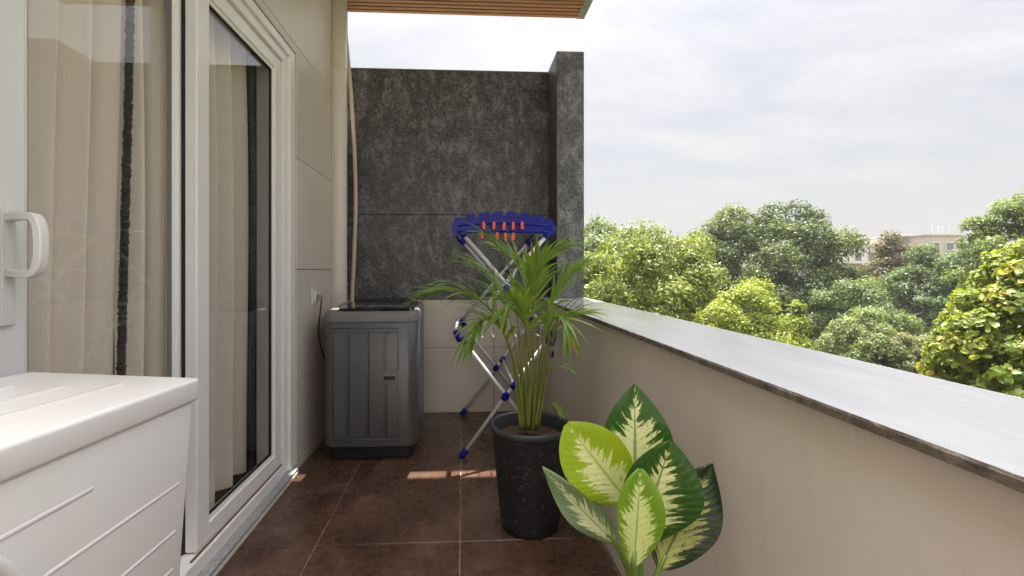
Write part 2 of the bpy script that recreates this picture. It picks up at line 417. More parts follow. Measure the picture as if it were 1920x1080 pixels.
# ------------------------------------------------------------------ mesh helpers
ORG = {}
def empty(name, loc=(0, 0, 0)):
    o = bpy.data.objects.new(name, None)
    o.empty_display_size = 0.1
    o.location = loc
    COL.objects.link(o); ORG[o] = Vector(loc)
    return o
def tag(o, label=None, cat=None, group=None, kind=None):
    for k, v in (('label', label), ('category', cat), ('group', group), ('kind', kind)):
        if v: o[k] = v
    return o
def link(name, me, mat=None, parent=None, loc=None):
    if mat is not None and not me.materials: me.materials.append(MATS[mat])
    o = bpy.data.objects.new(name, me); COL.objects.link(o)
    org = ORG.get(parent, Vector((0, 0, 0)))
    if parent is not None: o.parent = parent
    if loc is not None: o.location = Vector(loc) - org
    ORG[o] = org if loc is None else Vector(loc)
    return o
class MB:
    """collects shapes for ONE mesh"""
    def __init__(s): s.bm = bmesh.new()
    def box(s, x0, x1, y0, y1, z0, z1, bev=0.0, seg=2, mat=None):
        r = bmesh.ops.create_cube(s.bm, size=1.0)
        vs = r['verts']
        for v in vs:
            v.co = Vector((x0 + (v.co.x + .5) * (x1 - x0), y0 + (v.co.y + .5) * (y1 - y0), z0 + (v.co.z + .5) * (z1 - z0)))
        if bev:
            es = list({e for v in vs for e in v.link_edges})
            bmesh.ops.bevel(s.bm, geom=es, offset=bev, segments=seg, profile=0.5, affect='EDGES')
        return s
    def obox(s, a, b, w, h, up=(0, 0, 1), bev=0.0):
        """a bar from a to b, w wide and h high"""
        a, b = Vector(a), Vector(b); d = (b - a); L = d.length; d.normalize()
        up = Vector(up); sx = d.cross(up).normalized(); uz = sx.cross(d).normalized()
        n0 = len(s.bm.verts)
        r = bmesh.ops.create_cube(s.bm, size=1.0); vs = r['verts']
        for v in vs:
            c = v.co.copy(); v.co = a + d * ((c.y + .5) * L) + sx * (c.x * w) + uz * (c.z * h)
        if bev:
            es = list({e for v in vs for e in v.link_edges})
            bmesh.ops.bevel(s.bm, geom=es, offset=bev, segments=2, profile=0.5, affect='EDGES')
        return s
    def tube(s, pts, rad, n=10, caps=True):
        P = [Vector(p) for p in pts]; k = len(P)
        rad = [rad] * k if isinstance(rad, (int, float)) else list(rad)
        T = [((P[min(i + 1, k - 1)] - P[max(i - 1, 0)]).normalized()) for i in range(k)]
        ref = Vector((0, 0, 1)) if abs(T[0].z) < 0.9 else Vector((1, 0, 0))
        nrm = T[0].cross(ref).normalized(); rings = []
        for i in range(k):
            nrm = (nrm - T[i] * nrm.dot(T[i])).normalized(); bn = T[i].cross(nrm)
            rings.append([s.bm.verts.new(P[i] + (nrm * math.cos(2 * math.pi * j / n) + bn * math.sin(2 * math.pi * j / n)) * rad[i]) for j in range(n)])
        for i in range(k - 1):
            for j in range(n):
                f = s.bm.faces.new((rings[i][j], rings[i][(j + 1) % n], rings[i + 1][(j + 1) % n], rings[i + 1][j])); f.smooth = True
        if caps:
            s.bm.faces.new(rings[0][::-1]); s.bm.faces.new(rings[-1])
        return s
    def lathe(s, cx, cy, prof, n=48, smooth=True):
        rings = [[s.bm.verts.new((cx + r * math.cos(2 * math.pi * j / n), cy + r * math.sin(2 * math.pi * j / n), z)) for j in range(n)] for r, z in prof]
        for a, b in zip(rings, rings[1:]):
            for j in range(n):
                f = s.bm.faces.new((a[j], a[(j + 1) % n], b[(j + 1) % n], b[j])); f.smooth = smooth
        return s
    def poly(s, verts, faces, smooth=False):
        vs = [s.bm.verts.new(v) for v in verts]
        for f in faces:
            ff = s.bm.faces.new([vs[i] for i in f]); ff.smooth = smooth
        return s
    def build(s, name, mat, parent=None, smooth=None, local=False, sharp=None):
        bmesh.ops.recalc_face_normals(s.bm, faces=s.bm.faces[:])
        if parent is not None and not local:
            o = ORG.get(parent, Vector((0, 0, 0)))
            bmesh.ops.translate(s.bm, verts=s.bm.verts[:], vec=-o)
        if smooth is not None:
            for f in s.bm.faces: f.smooth = smooth
        me = bpy.data.meshes.new(name); s.bm.to_mesh(me); s.bm.free()
        if sharp: me.set_sharp_from_angle(angle=R(sharp))
        return link(name, me, mat, parent)
def bezier(P, n):
    """Catmull-Rom through the points"""
    P = [Vector(p) for p in P]; Q = [P[0] * 2 - P[1]] + P + [P[-1] * 2 - P[-2]]
    out = []
    for i in range(1, len(Q) - 2):
        for k in range(n):
            t = k / n; a, b, c, d = Q[i - 1], Q[i], Q[i + 1], Q[i + 2]
            out.append(0.5 * ((2 * b) + (c - a) * t + (2 * a - 5 * b + 4 * c - d) * t * t + (3 * b - a - 3 * c + d) * t ** 3))
    out.append(P[-1])
    return out

# ================================================================== THE BALCONY SHELL
XW, YE, XP = -0.95, 3.78, 0.597          # house wall, end wall, parapet face
Z_SOFFIT, Y_SOFFIT, X_SOFFIT = 3.26, 3.905, 1.02
Y_BACK = -2.6
Y_ROOF0 = 0.7           # overhang cut back out of view to let in more skylight

# floor: grout bed with tiles laid on it
fl = MB().box(XW - 0.25, 0.75, Y_BACK, YE + 0.1, -0.15, -0.004).build('balcony_floor', 'grout'); tag(fl, kind='structure')
def tile_mesh(w, d, h=0.009):
    b = MB().box(0, w, 0, d, -h, 0.0, 0.0012, 1)
    bmesh.ops.recalc_face_normals(b.bm, faces=b.bm.faces[:])
    me = bpy.data.meshes.new('tile'); b.bm.to_mesh(me); b.bm.free(); me.materials.append(MATS['brown_tile']); return me
TM = {}
xs = [XW + 0.004, -0.612, -0.012, 0.588, XP]
ys = [1.985 + 0.6 * k for k in range(-7, 3)] + [YE]
ys[0] = Y_BACK
for x0, x1 in zip(xs, xs[1:]):
    for y0, y1 in zip(ys, ys[1:]):
        w, d = round(x1 - x0 - 0.004, 4), round(y1 - y0 - 0.004, 4)
        if w < 0.004: continue
        key = (w, d)
        if key not in TM: TM[key] = tile_mesh(w, d)
        link('tile', TM[key], None, fl, (x0 + 0.002, y0 + 0.002, random.uniform(-0.0006, 0.0004)))

# house wall: core + cladding panels round the door opening
DOOR_Y0, DOOR_Y1, DOOR_Z1 = 1.0, 2.735, 2.38
hw = empty('house_wall', (XW, 2.0, 0))
tag(hw, 'beige tile-clad house wall around the white sliding door', 'wall')
core = MB()
core.box(XW - 0.30, XW - 0.012, DOOR_Y1, YE + 0.2, -0.1, 3.6)
core.box(XW - 0.30, XW - 0.012, Y_BACK, DOOR_Y0, -0.1, 3.6)
core.box(XW - 0.30, XW - 0.012, DOOR_Y0, DOOR_Y1, DOOR_Z1, 3.6)
core.build('wall_core', 'dark_gap', hw)
PM = {}
def panel(axis, parent, mat, a0, a1, z0, z1, face, sgn, gap=0.0018, th=0.011, name='panel'):
    """cladding panel; axis 'x': lies in the plane x=face, 'y': in the plane y=face; sgn = outward side"""
    w, h = round(a1 - a0 - 2 * gap, 4), round(z1 - z0 - 2 * gap, 4)
    key = (axis, sgn, w, h, mat, th)
    if key not in PM:
        b = MB()
        lo, hi = (-th, 0) if sgn > 0 else (0, th)
        if axis == 'x': b.box(lo, hi, 0, w, 0, h, 0.0012, 1)
        else: b.box(0, w, lo, hi, 0, h, 0.0012, 1)
        bmesh.ops.recalc_face_normals(b.bm, faces=b.bm.faces[:])
        me = bpy.data.meshes.new(name); b.bm.to_mesh(me); b.bm.free(); me.materials.append(MATS[mat]); PM[key] = me
    loc = (face, a0 + gap, z0 + gap) if axis == 'x' else (a0 + gap, face, z0 + gap)
    return link(name, PM[key], None, parent, loc)
ZJ = [0.0, 0.51, 1.15, 1.79, 2.43, 3.07, 3.30]
for z0, z1 in zip(ZJ, ZJ[1:]):
    panel('x', hw, 'beige_panel', DOOR_Y1 if z0 < 2.4 else 2.1, YE - 0.013, z0, z1, XW + random.uniform(-0.0008, 0.0008), 1)
    for y0, y1 in ((Y_BACK, -1.2), (-1.2, -0.1), (-0.1, DOOR_Y0)):
        panel('x', hw, 'beige_panel', y0, y1, z0, z1, XW, 1)
    if z0 >= 2.43:
        for y0, y1 in ((DOOR_Y0, 2.1),):
            panel('x', hw, 'beige_panel', y0, y1, z0, z1, XW, 1)
panel('x', hw, 'beige_panel', DOOR_Y0, DOOR_Y1, DOOR_Z1, 2.43, XW, 1)

# end wall: beige panels below, dark stone above
ew = empty('end_wall', (0, YE, 0))
tag(ew, 'dark stone-clad end wall with beige tiles below, behind the washing machine', 'wall')
MB().box(XW - 0.05, 0.70, YE + 0.012, YE + 0.17, -0.1, 2.738).build('wall_core', 'dark_gap', ew)
for z0, z1 in ((0.0, 0.52), (0.52, 0.906)):
    panel('y', ew, 'beige_panel', XW, 0.25, z0, z1, YE, -1)
    panel('y', ew, 'beige_panel', 0.25, 0.62, z0, z1, YE, -1)
for z0, z1 in ((0.906, 1.587), (1.587, 2.742)):
    panel('y', ew, 'dark_stone', XW, 0.70, z0, z1, YE - 0.003, -1, th=0.014)
MB().box(XW, 0.69, YE - 0.004, YE + 0.175, 2.743, 2.752, 0.002).build('top_trim', 'fascia_metal', ew)

# unseen white wall added behind the camera to bounce sunlight in
o = MB().box(XW, 0.9, Y_BACK - 0.15, Y_BACK, -0.15, 2.75).build('bounce_wall', 'bounce_white'); tag(o, 'white wall added out of view to bounce sunlight onto the balcony', 'wall')
# parapet with stone coping
pp = empty('parapet_wall', (XP, 1.0, 0))
tag(pp, 'cream plastered parapet wall with grey stone coping facing the trees', 'wall')
MB().box(XP, 0.885, Y_BACK, YE + 0.17, -0.15, 0.921, 0.003).build('plaster_body', 'plaster', pp)
b = MB()
n = 420
X0, X1, ZT, ZB = 0.567, 0.918, 0.939, 0.9225
for k in range(n + 1):
    y = Y_BACK - 0.03 + (YE + 0.17 - Y_BACK + 0.03) * k / n
    j = rng.normal(0, 0.0003); j2 = rng.normal(0, 0.0005); chip = max(0, rng.normal(-0.006, 0.0035))
    for x, z in ((X0 + 0.0015 + j + chip * .5, ZT), (X1 - 0.002, ZT), (X1, ZB), (X0 + j2 + 0.002, ZB), (X0 + j2, ZT - 0.004 - chip)):
        b.bm.verts.new((x, y, z))
b.bm.verts.ensure_lookup_table()
for k in range(n):
    for i in range(5):
        f = b.bm.faces.new([b.bm.verts[k * 5 + i], b.bm.verts[k * 5 + (i + 1) % 5], b.bm.verts[(k + 1) * 5 + (i + 1) % 5], b.bm.verts[(k + 1) * 5 + i]])
        f.material_index = 1 if i in (2, 3, 4) else 0
o = b.build('coping', 'grey_coping', pp)
o.data.materials.append(MATS['rough_stone_edge'])

# pillar at the corner
pl = empty('corner_pillar', (0.79, 3.6, 0.939))
tag(pl, 'grey stone-clad pillar standing on the far end of the coping', 'pillar')
PX0, PX1, PY0, PY1, PZ1 = 0.692, 0.896, 3.43, 3.95, 2.756
MB().box(PX0 + 0.012, PX1 - 0.012, PY0 + 0.012, PY1, 0.9395, PZ1 - 0.006).build('pillar_core', 'dark_gap', pl)
for z0, z1 in ((0.940, 1.587), (1.587, PZ1)):
    panel('y', pl, 'dark_stone', PX0, PX1, z0, z1, PY0, -1, gap=0.0012)
    panel('x', pl, 'dark_stone', PY0 + 0.012, PY1, z0, z1, PX0, -1, gap=0.0012)
    panel('x', pl, 'dark_stone', PY0 + 0.012, PY1, z0, z1, PX1, 1, gap=0.0012)
MB().box(PX0 + 0.001, PX1 - 0.001, PY0 + 0.001, PY1, PZ1, PZ1 + 0.004).build('top_cap', 'fascia_metal', pl)

# slatted wooden soffit
sf = empty('slatted_soffit', (0, 1.0, Z_SOFFIT))
tag(sf, 'warm wood slatted soffit under the roof overhang', 'soffit')
MB().box(XW + 0.001, X_SOFFIT - 0.07, Y_ROOF0, Y_SOFFIT, Z_SOFFIT + 0.03, Z_SOFFIT + 0.05).build('backing_board', 'dark_gap', sf)
b = MB().box(X_SOFFIT - 0.065, X_SOFFIT, Y_ROOF0, Y_SOFFIT + 0.004, Z_SOFFIT - 0.002, Z_SOFFIT + 0.20, 0.003)
b.build('side_fascia', 'fascia_metal', sf)
MB().box(XW, X_SOFFIT - 0.067, Y_ROOF0, Y_SOFFIT - 0.001, Z_SOFFIT + 0.051, Z_SOFFIT + 0.2).build('roof_slab', 'far_white', sf)
bm_ = MB().box(XW + 0.002, X_SOFFIT - 0.067, 0, 0.035, 0, 0.024, 0.002, 1)
me = bpy.data.meshes.new('slat'); bm_.bm.to_mesh(me); bm_.bm.free(); me.materials.append(MATS['soffit_wood'])
k = 0
y = Y_SOFFIT - 0.035
while y > Y_ROOF0:
    link('slat', me, None, sf, (0, y, Z_SOFFIT + random.uniform(0, 0.0015))); y -= 0.0515

# lower storeys of the house, below the balcony
o = MB().box(-7.0, 0.88, -6.0, YE + 0.16, -9.5, -0.155).build('lower_storeys_wall', 'plaster'); tag(o, kind='structure')
# the room behind the sliding door
b = MB()
b.box(-4.6, XW - 0.31, -0.6, YE + 0.2, -0.10, 0.03)
b.box(-4.6, XW - 0.31, -0.6, YE + 0.2, 2.75, 2.9)
b.box(-4.7, -4.6, -0.6, YE + 0.2, -0.1, 2.9)
b.box(-4.6, XW - 0.31, -0.7, -0.6, -0.1, 2.9)
b.box(-4.6, XW - 0.31, YE + 0.2, YE + 0.3, -0.1, 2.9)
o = b.build('room', 'room_paint'); tag(o, kind='structure')

# ================================================================== SLIDING DOOR
sdr = empty('sliding_door', (XW - 0.05, 1.87, 0.03))
tag(sdr, 'white two-panel sliding glass door with a pull handle', 'door')
b = MB()     # threshold
b.box(-1.06, -0.928, DOOR_Y0, DOOR_Y1 - 0.02, -0.01, 0.030, 0.003)
b.build('threshold', 'speckled_granite', sdr)
MB().box(-0.929, -0.925, DOOR_Y0, DOOR_Y1 - 0.03, 0.0, 0.012).build('threshold_joint', 'beige_panel', sdr)
# wall trim round the opening
b = MB()
b.box(-1.10, -0.956, 2.662, DOOR_Y1 - 0.002, 0.0305, DOOR_Z1 - 0.002, 0.004)
b.box(-1.10, -0.956, DOOR_Y0, 2.6605, 2.332, DOOR_Z1 - 0.002, 0.004)
b.build('casing', 'white_pvc', sdr)
# outer frame: rebated profile in two steps
b = MB()
b.box(-1.12, -0.972, 2.612, 2.660, 0.031, 2.330, 0.003)
b.box(-1.12, -0.972, DOOR_Y0 + 0.03, 2.6105, 2.284, 2.330, 0.003)
b.box(-1.12, -0.966, DOOR_Y0 + 0.03, 2.6105, 0.031, 0.088, 0.003)
b.box(-1.12, -0.972, DOOR_Y0, DOOR_Y0 + 0.028, 0.031, 2.330, 0.003)
b.build('outer_frame', 'white_pvc', sdr)
b = MB()
b.box(-0.985, -0.978, 1.75, 2.604, 0.0885, 0.0935)
b.box(-1.045, -1.040, DOOR_Y0 + 0.04, 1.9, 0.0885, 0.0935)
b.build('track_brush', 'red_brush', sdr)

def sash(xf, xb, y0, y1, stile0, stile1, z0, z1, rail_b, rail_t, bead=0.016, seal='black_rubber'):
    b = MB()
    b.box(xb, xf, y0, y0 + stile0, z0, z1, 0.005)
    b.box(xb, xf, y1 - stile1, y1, z0, z1, 0.005)
    b.box(xb, xf - 0.0006, y0 + stile0 - 0.004, y1 - stile1 + 0.004, z0, z0 + rail_b, 0.005)
    b.box(xb, xf - 0.0006, y0 + stile0 - 0.004, y1 - stile1 + 0.004, z1 - rail_t, z1, 0.005)
    o = b.build('sash', 'white_pvc', sdr)
    gy0, gy1, gz0, gz1 = y0 + stile0, y1 - stile1, z0 + rail_b, z1 - rail_t
    xm = (xf + xb) / 2
    b = MB()      # glazing bead, set back from the face
    for (a0, a1, c0, c1) in ((gy0 - .003, gy0 + bead, gz0 - .003, gz1 + .003), (gy1 - bead, gy1 + .003, gz0 - .003, gz1 + .003),
                             (gy0 + bead, gy1 - bead, gz0 - .003, gz0 + bead), (gy0 + bead, gy1 - bead, gz1 - bead, gz1 + .003)):
        b.box(xm - 0.010, xf - 0.010, a0, a1, c0, c1, 0.003)
    b.build('glazing_bead', 'white_pvc', o)
    b = MB()
    t = 0.004
    a0, a1, c0, c1 = gy0 + bead, gy1 - bead, gz0 + bead, gz1 - bead
    for q in ((a0, a0 + t, c0, c1), (a1 - t, a1, c0, c1), (a0 + t, a1 - t, c0, c0 + t), (a0 + t, a1 - t, c1 - t, c1)):
        b.box(xm - 0.006, xf - 0.013, *q)
    b.build('gasket', seal, o)
    MB().box(xm - 0.0085, xm - 0.0035, gy0 + 0.002, gy1 - 0.002, gz0 + 0.002, gz1 - 0.002).build('glass', 'pane_glass', o)
    return o
s_far = sash(-0.988, -1.032, 1.800, 2.606, 0.088, 0.075, 0.094, 2.280, 0.068, 0.066)
s_near = sash(-1.046, -1.090, 1.030, 1.885, 0.152, 0.100, 0.094, 2.280, 0.068, 0.066, seal='grey_plastic')
MB().box(-1.045, -1.033, 1.801, 1.806, 0.095, 2.279).build('interlock_seal', 'black_rubber', s_far)
# pull handle
b = MB()
hy = 1.128
b.box(-1.0457, -1.034, hy - 0.020, hy + 0.016, 1.020, 1.288, 0.004)
P = [(-1.034, 1.268), (-1.000, 1.272), (-0.978, 1.268), (-0.968, 1.245), (-0.965, 1.205), (-0.968, 1.165), (-0.978, 1.143), (-1.000, 1.138), (-1.034, 1.142)]
path = bezier([Vector((x, hy, z)) for x, z in P], 5); ring = []
for k, p in enumerate(path):
    t = (path[min(k + 1, len(path) - 1)] - path[max(k - 1, 0)]).normalized(); nv_ = Vector((t.z, 0, -t.x))
    ring.append([b.bm.verts.new(p + nv_ * a_ + Vector((0, c_, 0))) for a_, c_ in ((-.007, -.013), (-.0085, -.010), (-.0085, .010), (-.007, .013), (.007, .013), (.0085, .010), (.0085, -.010), (.007, -.013))])
for k in range(len(ring) - 1):
    for q in range(8): b.bm.faces.new((ring[k][q], ring[k][(q + 1) % 8], ring[k + 1][(q + 1) % 8], ring[k + 1][q]))
b.build('pull_handle', 'white_enamel', s_near)

# ------------------------------------------------------------------ curtains
def curtain(name, label, y0, y1, x0, folds, amp, trim_side, lean=0.0, seed=1, dark=False):
    root = empty(name, (x0, (y0 + y1) / 2, 0.05)); tag(root, label, 'curtain', 'curtains behind the sliding door')
    r = np.random.default_rng(seed)
    nu, nv = 110, 26
    ph = r.uniform(0, 6.28, 4); V = []
    for j in range(nv + 1):
        tz = j / nv; z = 0.06 + 2.5 * tz
        for i in range(nu + 1):
            t = i / nu
            w = t + (1 - t) * (0.03 * math.sin(2.2 * tz + ph[0] + 7 * t) + 0.05 * math.sin(5.5 * t + ph[3]))
            fold = 1 - 2 * (1 - abs(math.sin(math.pi * folds * w))) ** 1.25 + 0.12 * math.sin(2 * math.pi * folds * 1.3 * w + ph[2] + tz)
            A = amp * (1.0 - 0.25 * tz + 0.15 * math.sin(5 * tz + ph[3]))
            y = y0 + (y1 - y0) * t + lean * (tz - 0.5) * t + 0.2 * A * math.sin(2 * math.pi * folds * w)
            V.append((x0 + A * fold - 0.02 * (1 - tz), y, z + (0.012 * math.sin(9 * t) if j == 0 else 0)))
    F = [(j * (nu + 1) + i, j * (nu + 1) + i + 1, (j + 1) * (nu + 1) + i + 1, (j + 1) * (nu + 1) + i) for j in range(nv) for i in range(nu)]
    MB().poly(V, F, True).build('fabric', 'curtain_cloth', root)
    edge = [Vector(V[j * (nu + 1) + (nu if trim_side else 0)]) for j in range(nv + 1)]
    path = bezier(edge, 26); b = MB()
    rad = [0.0125 * (0.80 + 0.34 * r.random()) for _ in path]
    path = [p + Vector((0.026, r.normal(0, 0.0018), 0)) for p in path]
    b.tube(path, rad, 8)
    b.build('braid_trim', 'sequin_braid', root)
    return root
yt1 = atX(226, 450, -1.125).y; yt2 = atX(470, 450, -1.125).y
curtain('curtain', 'beige curtain with black beaded edge behind the door panel with the handle', 1.18, yt1, -1.19, 3.5, 0.07, True, 0.03, 3)
curtain('curtain', 'beige curtain with black beaded edge behind the fixed panel without handle', yt1 + 0.02, yt2, -1.19, 5.5, 0.07, True, -0.05, 9)

# ================================================================== OBJECTS ON THE BALCONY
# ---- air conditioner outdoor unit, in its own axes: x across (front at +x), y along, z up
UW, UL, UH = 0.335, 0.82, 0.56
rot = Euler((R(-2.2), R(2.9), R(0.0)), 'XYZ').to_matrix()
corner = atY(376, 708, 1.0)
ac = empty('air_conditioner_unit')
ac.rotation_euler = rot.to_euler()
ac.location = corner - rot @ Vector((UW / 2, UL / 2, UH))
tag(ac, 'white metal air conditioner outdoor unit with ribbed casing before the door', 'air conditioner')
hx, hy_ = UW / 2, UL / 2
b = MB(); b.box(-hx + 0.004, hx - 0.006, -hy_ + 0.004, hy_ - 0.006, 0.0, UH - 0.045, 0.010, 3)
b.build('casing', 'white_enamel', ac, local=True, smooth=True, sharp=35)
b = MB(); b.box(-hx, hx, -hy_, hy_, UH - 0.046, UH, 0.007, 4)
lid = b.build('top_cover', 'white_enamel', ac, local=True, smooth=True, sharp=50)
for x, y1 in ((-0.085, 0.28), (-0.01, 0.30), (0.065, 0.33)):
    MB().obox((x, -0.36, UH + 0.0008), (x, y1, UH + 0.0002), 0.012, 0.004, bev=0.0018).build('top_ridge', 'white_enamel', lid, local=True, smooth=True)
FY = -0.155          # fan centre along the unit
for zz, y0 in ((0.445, -0.02), (0.36, 0.065), (0.268, 0.085), (0.195, 0.08), (0.10, 0.02)):
    y1 = hy_ - 0.03 if zz < 0.44 else 0.155
    b = MB(); b.tube([(hx - 0.0107, y0, zz), (hx - 0.0107, y0 + 0.010, zz), (hx - 0.0107, y1 - 0.010, zz), (hx - 0.0107, y1, zz)], [0.0030, 0.0062, 0.0062, 0.0030], 14)
    b.build('front_ridge', 'white_enamel', ac, local=True)
# fan opening: ring, dark recess, grille wires
b = MB(); FZ, FR = 0.262, 0.218
b.tube([(hx - 0.004, FY + FR * math.cos(a), FZ + FR * math.sin(a)) for a in np.linspace(0, 2 * math.pi, 65)], 0.012, 10, False)
b.build('fan_ring', 'white_enamel', ac, local=True)
V = [(hx - 0.0055, FY, FZ)] + [(hx - 0.0055, FY + (FR - 0.004) * math.cos(2 * math.pi * k / 48), FZ + (FR - 0.004) * math.sin(2 * math.pi * k / 48)) for k in range(48)]
MB().poly(V, [(0, k + 1, (k + 1) % 48 + 1) for k in range(48)]).build('fan_recess', 'dark_gap', ac, local=True)
b = MB()
for k in range(1, 7):
    r_ = FR * k / 7
    b.tube([(hx + 0.002, FY + r_ * math.cos(a), FZ + r_ * math.sin(a)) for a in np.linspace(0, 2 * math.pi, 41)], 0.0022, 6, False)
for k in range(8):
    a = math.pi * k / 4
    b.tube([(hx + 0.002, FY, FZ), (hx + 0.002, FY + FR * math.cos(a), FZ + FR * math.sin(a))], 0.0026, 6)
b.build('fan_grille', 'white_enamel', ac, local=True)
for y in (-0.27, 0.27):
    MB().box(-hx + 0.02, hx - 0.02, y - 0.02, y + 0.02, -0.355, 0.0, 0.004).build('stand_leg', 'galvanised', ac, local=True)

# ---- washing machine
wx0, wx1, wy0, wy1 = -0.838, -0.274, 2.845, 3.395
wm = empty('washing_machine', ((wx0 + wx1) / 2, (wy0 + wy1) / 2, 0))
tag(wm, 'grey top-loading washing machine with dark glass lid beside the drain pipe', 'washing machine')
def rounded_rect(x0, x1, y0, y1, r, n=8):
    out = []
    for cx, cy, a0 in ((x1 - r, y1 - r, 0), (x0 + r, y1 - r, 90), (x0 + r, y0 + r, 180), (x1 - r, y0 + r, 270)):
        for k in range(n + 1):
            a = R(a0 + 90 * k / n); out.append((cx + r * math.cos(a), cy + r * math.sin(a)))
    return out
def loft(name, mat, parent, levels, cap_top=True, cap_bot=True, sharp=40, local=False):
    b = MB(); rings = []
    for z, outline in levels:
        rings.append([b.bm.verts.new((p[0], p[1], z if len(p) < 3 else p[2])) for p in outline])
    m_ = len(rings[0])
    for a, c in zip(rings, rings[1:]):
        for j in range(m_):
            b.bm.faces.new((a[j], a[(j + 1) % m_], c[(j + 1) % m_], c[j]))
    if cap_bot: b.bm.faces.new(rings[0][::-1])
    if cap_top: b.bm.faces.new(rings[-1])
    return b.build(name, mat, parent, smooth=True, sharp=sharp, local=local)
def rr(d, r): return rounded_rect(wx0 + d, wx1 - d, wy0 + d, wy1 - d, r)
loft('base', 'black_plastic', wm, [(0.012, rr(0.028, 0.05)), (0.086, rr(0.022, 0.06))])
for fx in (wx0 + .07, wx1 - .07):
    for fy in (wy0 + .07, wy1 - .07):
        MB().lathe(fx, fy, [(0.001, 0), (0.022, 0), (0.022, 0.02), (0.001, 0.02)], 16).build('foot', 'black_rubber', wm)
body = loft('cabinet', 'washer_grey', wm, [(0.083, rr(0.010, 0.060)), (0.088, rr(0.002, 0.068)), (0.10, rr(0.0, 0.07)), (0.826, rr(0.0, 0.07)), (0.830, rr(0.003, 0.067))])
def top_ring(d, r, z): return [(x, y, z + 0.030 * max(0, (y - wy0) / (wy1 - wy0))) for x, y in rr(d, r)]
loft('top_collar', 'washer_top', wm, [(0.8305, rr(0.003, 0.067)), (0.834, rr(-0.002, 0.072)), (0.875, rr(-0.003, 0.073)), (0.0, top_ring(0.002, 0.068, 0.886)), (0.0, top_ring(0.014, 0.06, 0.894)), (0.0, top_ring(0.05, 0.05, 0.893))])
# lid: dark glass, hinged, lying on the collar
lidm = loft('lid', 'dark_lid_glass', wm, [(0, [(x, y, 0.8945 + 0.030 * (y - wy0) / (wy1 - wy0)) for x, y in rounded_rect(wx0 + 0.075, wx1 - 0.03, wy0 + 0.035, wy1 - 0.13, 0.03)]),
                                   (0, [(x, y, 0.910 + 0.030 * (y - wy0) / (wy1 - wy0)) for x, y in rounded_rect(wx0 + 0.085, wx1 - 0.035, wy0 + 0.045, wy1 - 0.13, 0.03)])])
MB().box(wx0 + 0.09, wx1 - 0.09, wy1 - 0.12, wy1 - 0.02, 0.915, 0.945, 0.008).build('control_panel', 'black_plastic', wm)
# pressed ridges on the side that faces the balcony
def ridge(pts, w=0.010): 
    b = MB()
    b.tube([Vector(p) for p in pts], 0.0032, 8)
    b.build('pressed_ridge', 'washer_grey', body)
yf = wy0 - 0.0008
zb, zt = 0.150, 0.775
colx = [wx0 + 0.062, wx0 + 0.142, wx0 + 0.258, wx0 + 0.365, wx1 - 0.118]
xr = wx1 - 0.115
for xa, xb in ((colx[0], colx[1]), (colx[1] + 0.014, colx[2]), (colx[2] + 0.014, colx[3])):
    ridge([(xa, yf, zb), (xa, yf, zt), (xb, yf, zt), (xb, yf, zb), (xa, yf, zb)])
ridge([(colx[3] + 0.014, yf, zt), (xr, yf, zt), (xr, yf, 0.545), (colx[3] + 0.014, yf, 0.545), (colx[3] + 0.014, yf, zt)])
ridge([(colx[3] + 0.014, yf, zb), (xr, yf, zb), (xr, yf, 0.46), (colx[3] + 0.014, yf, 0.46), (colx[3] + 0.014, yf, zb)])
ridge([(colx[0] - 0.006, yf, 0.797), (xr, yf, 0.797)])
ridge([(colx[0] - 0.006, yf, 0.128), (xr, yf, 0.128)])
# side grip
hxa, hxb = wx1 - 0.205, wx1 - 0.120
b = MB(); b.box(hxa, hxb, wy0 - 0.006, wy0 + 0.01, 0.480, 0.525, 0.003)
grip = b.build('side_grip', 'washer_top', body)
MB().box(hxa + 0.006, hxb - 0.012, wy0 - 0.0068, wy0 - 0.002, 0.488, 0.510).build('grip_recess', 'black_plastic', grip)
b = MB()
xs_ = wx1 + 0.0012
b.poly([(xs_, wy0 + 0.10, 0.60), (xs_, wy0 + 0.17, 0.60), (xs_, wy0 + 0.17, 0.80), (xs_, wy0 + 0.10, 0.80)], [(0, 1, 2, 3)])
b.build('energy_sticker', 'teal_print', body)
# inlet hose looping at the back corner
b = MB(); b.tube(bezier([(wx0 + 0.01, wy1 - 0.1, 0.83), (wx0 - 0.05, wy1 - 0.13, 0.865), (wx0 - 0.085, wy1 - 0.16, 0.80), (wx0 - 0.07, wy1 - 0.10, 0.60), (wx0 - 0.06, wy1 - 0.05, 0.2)], 8), 0.013, 10)
b.build('inlet_hose', 'hose_cream', wm)

# ---- drain pipe and thin hose
pb = atY(635, 500, 3.50)
dp = empty('drain_pipe', (pb.x, 3.5, 0)); tag(dp, 'thick cream plastic drain pipe in the wall corner', 'pipe')
MB().tube([(pb.x, 3.5, 0.0), (pb.x, 3.5, 1.2), (pb.x, 3.5, 2.4), (pb.x, 3.5, 3.259)], 0.060, 28).build('pipe', 'pipe_pvc', dp)
for z in (0.98, 2.62):
    MB().tube([(pb.x, 3.5, z - .006), (pb.x, 3.5, z + .006)], 0.0615, 28).build('pipe_clip', 'pipe_pvc', dp)
o = MB().tube(bezier([atY(641, -40, 3.62), atY(646, 40, 3.63), atY(655, 140, 3.65), atY(663, 250, 3.67), atY(667, 370, 3.69), atY(664, 480, 3.70), atY(660, 575, 3.71), atY(659, 760, 3.73)], 8), 0.0155, 12).build('thin_hose', 'hose_cream')
tag(o, 'thin bowed cream hose hanging beside the thick drain pipe', 'hose')

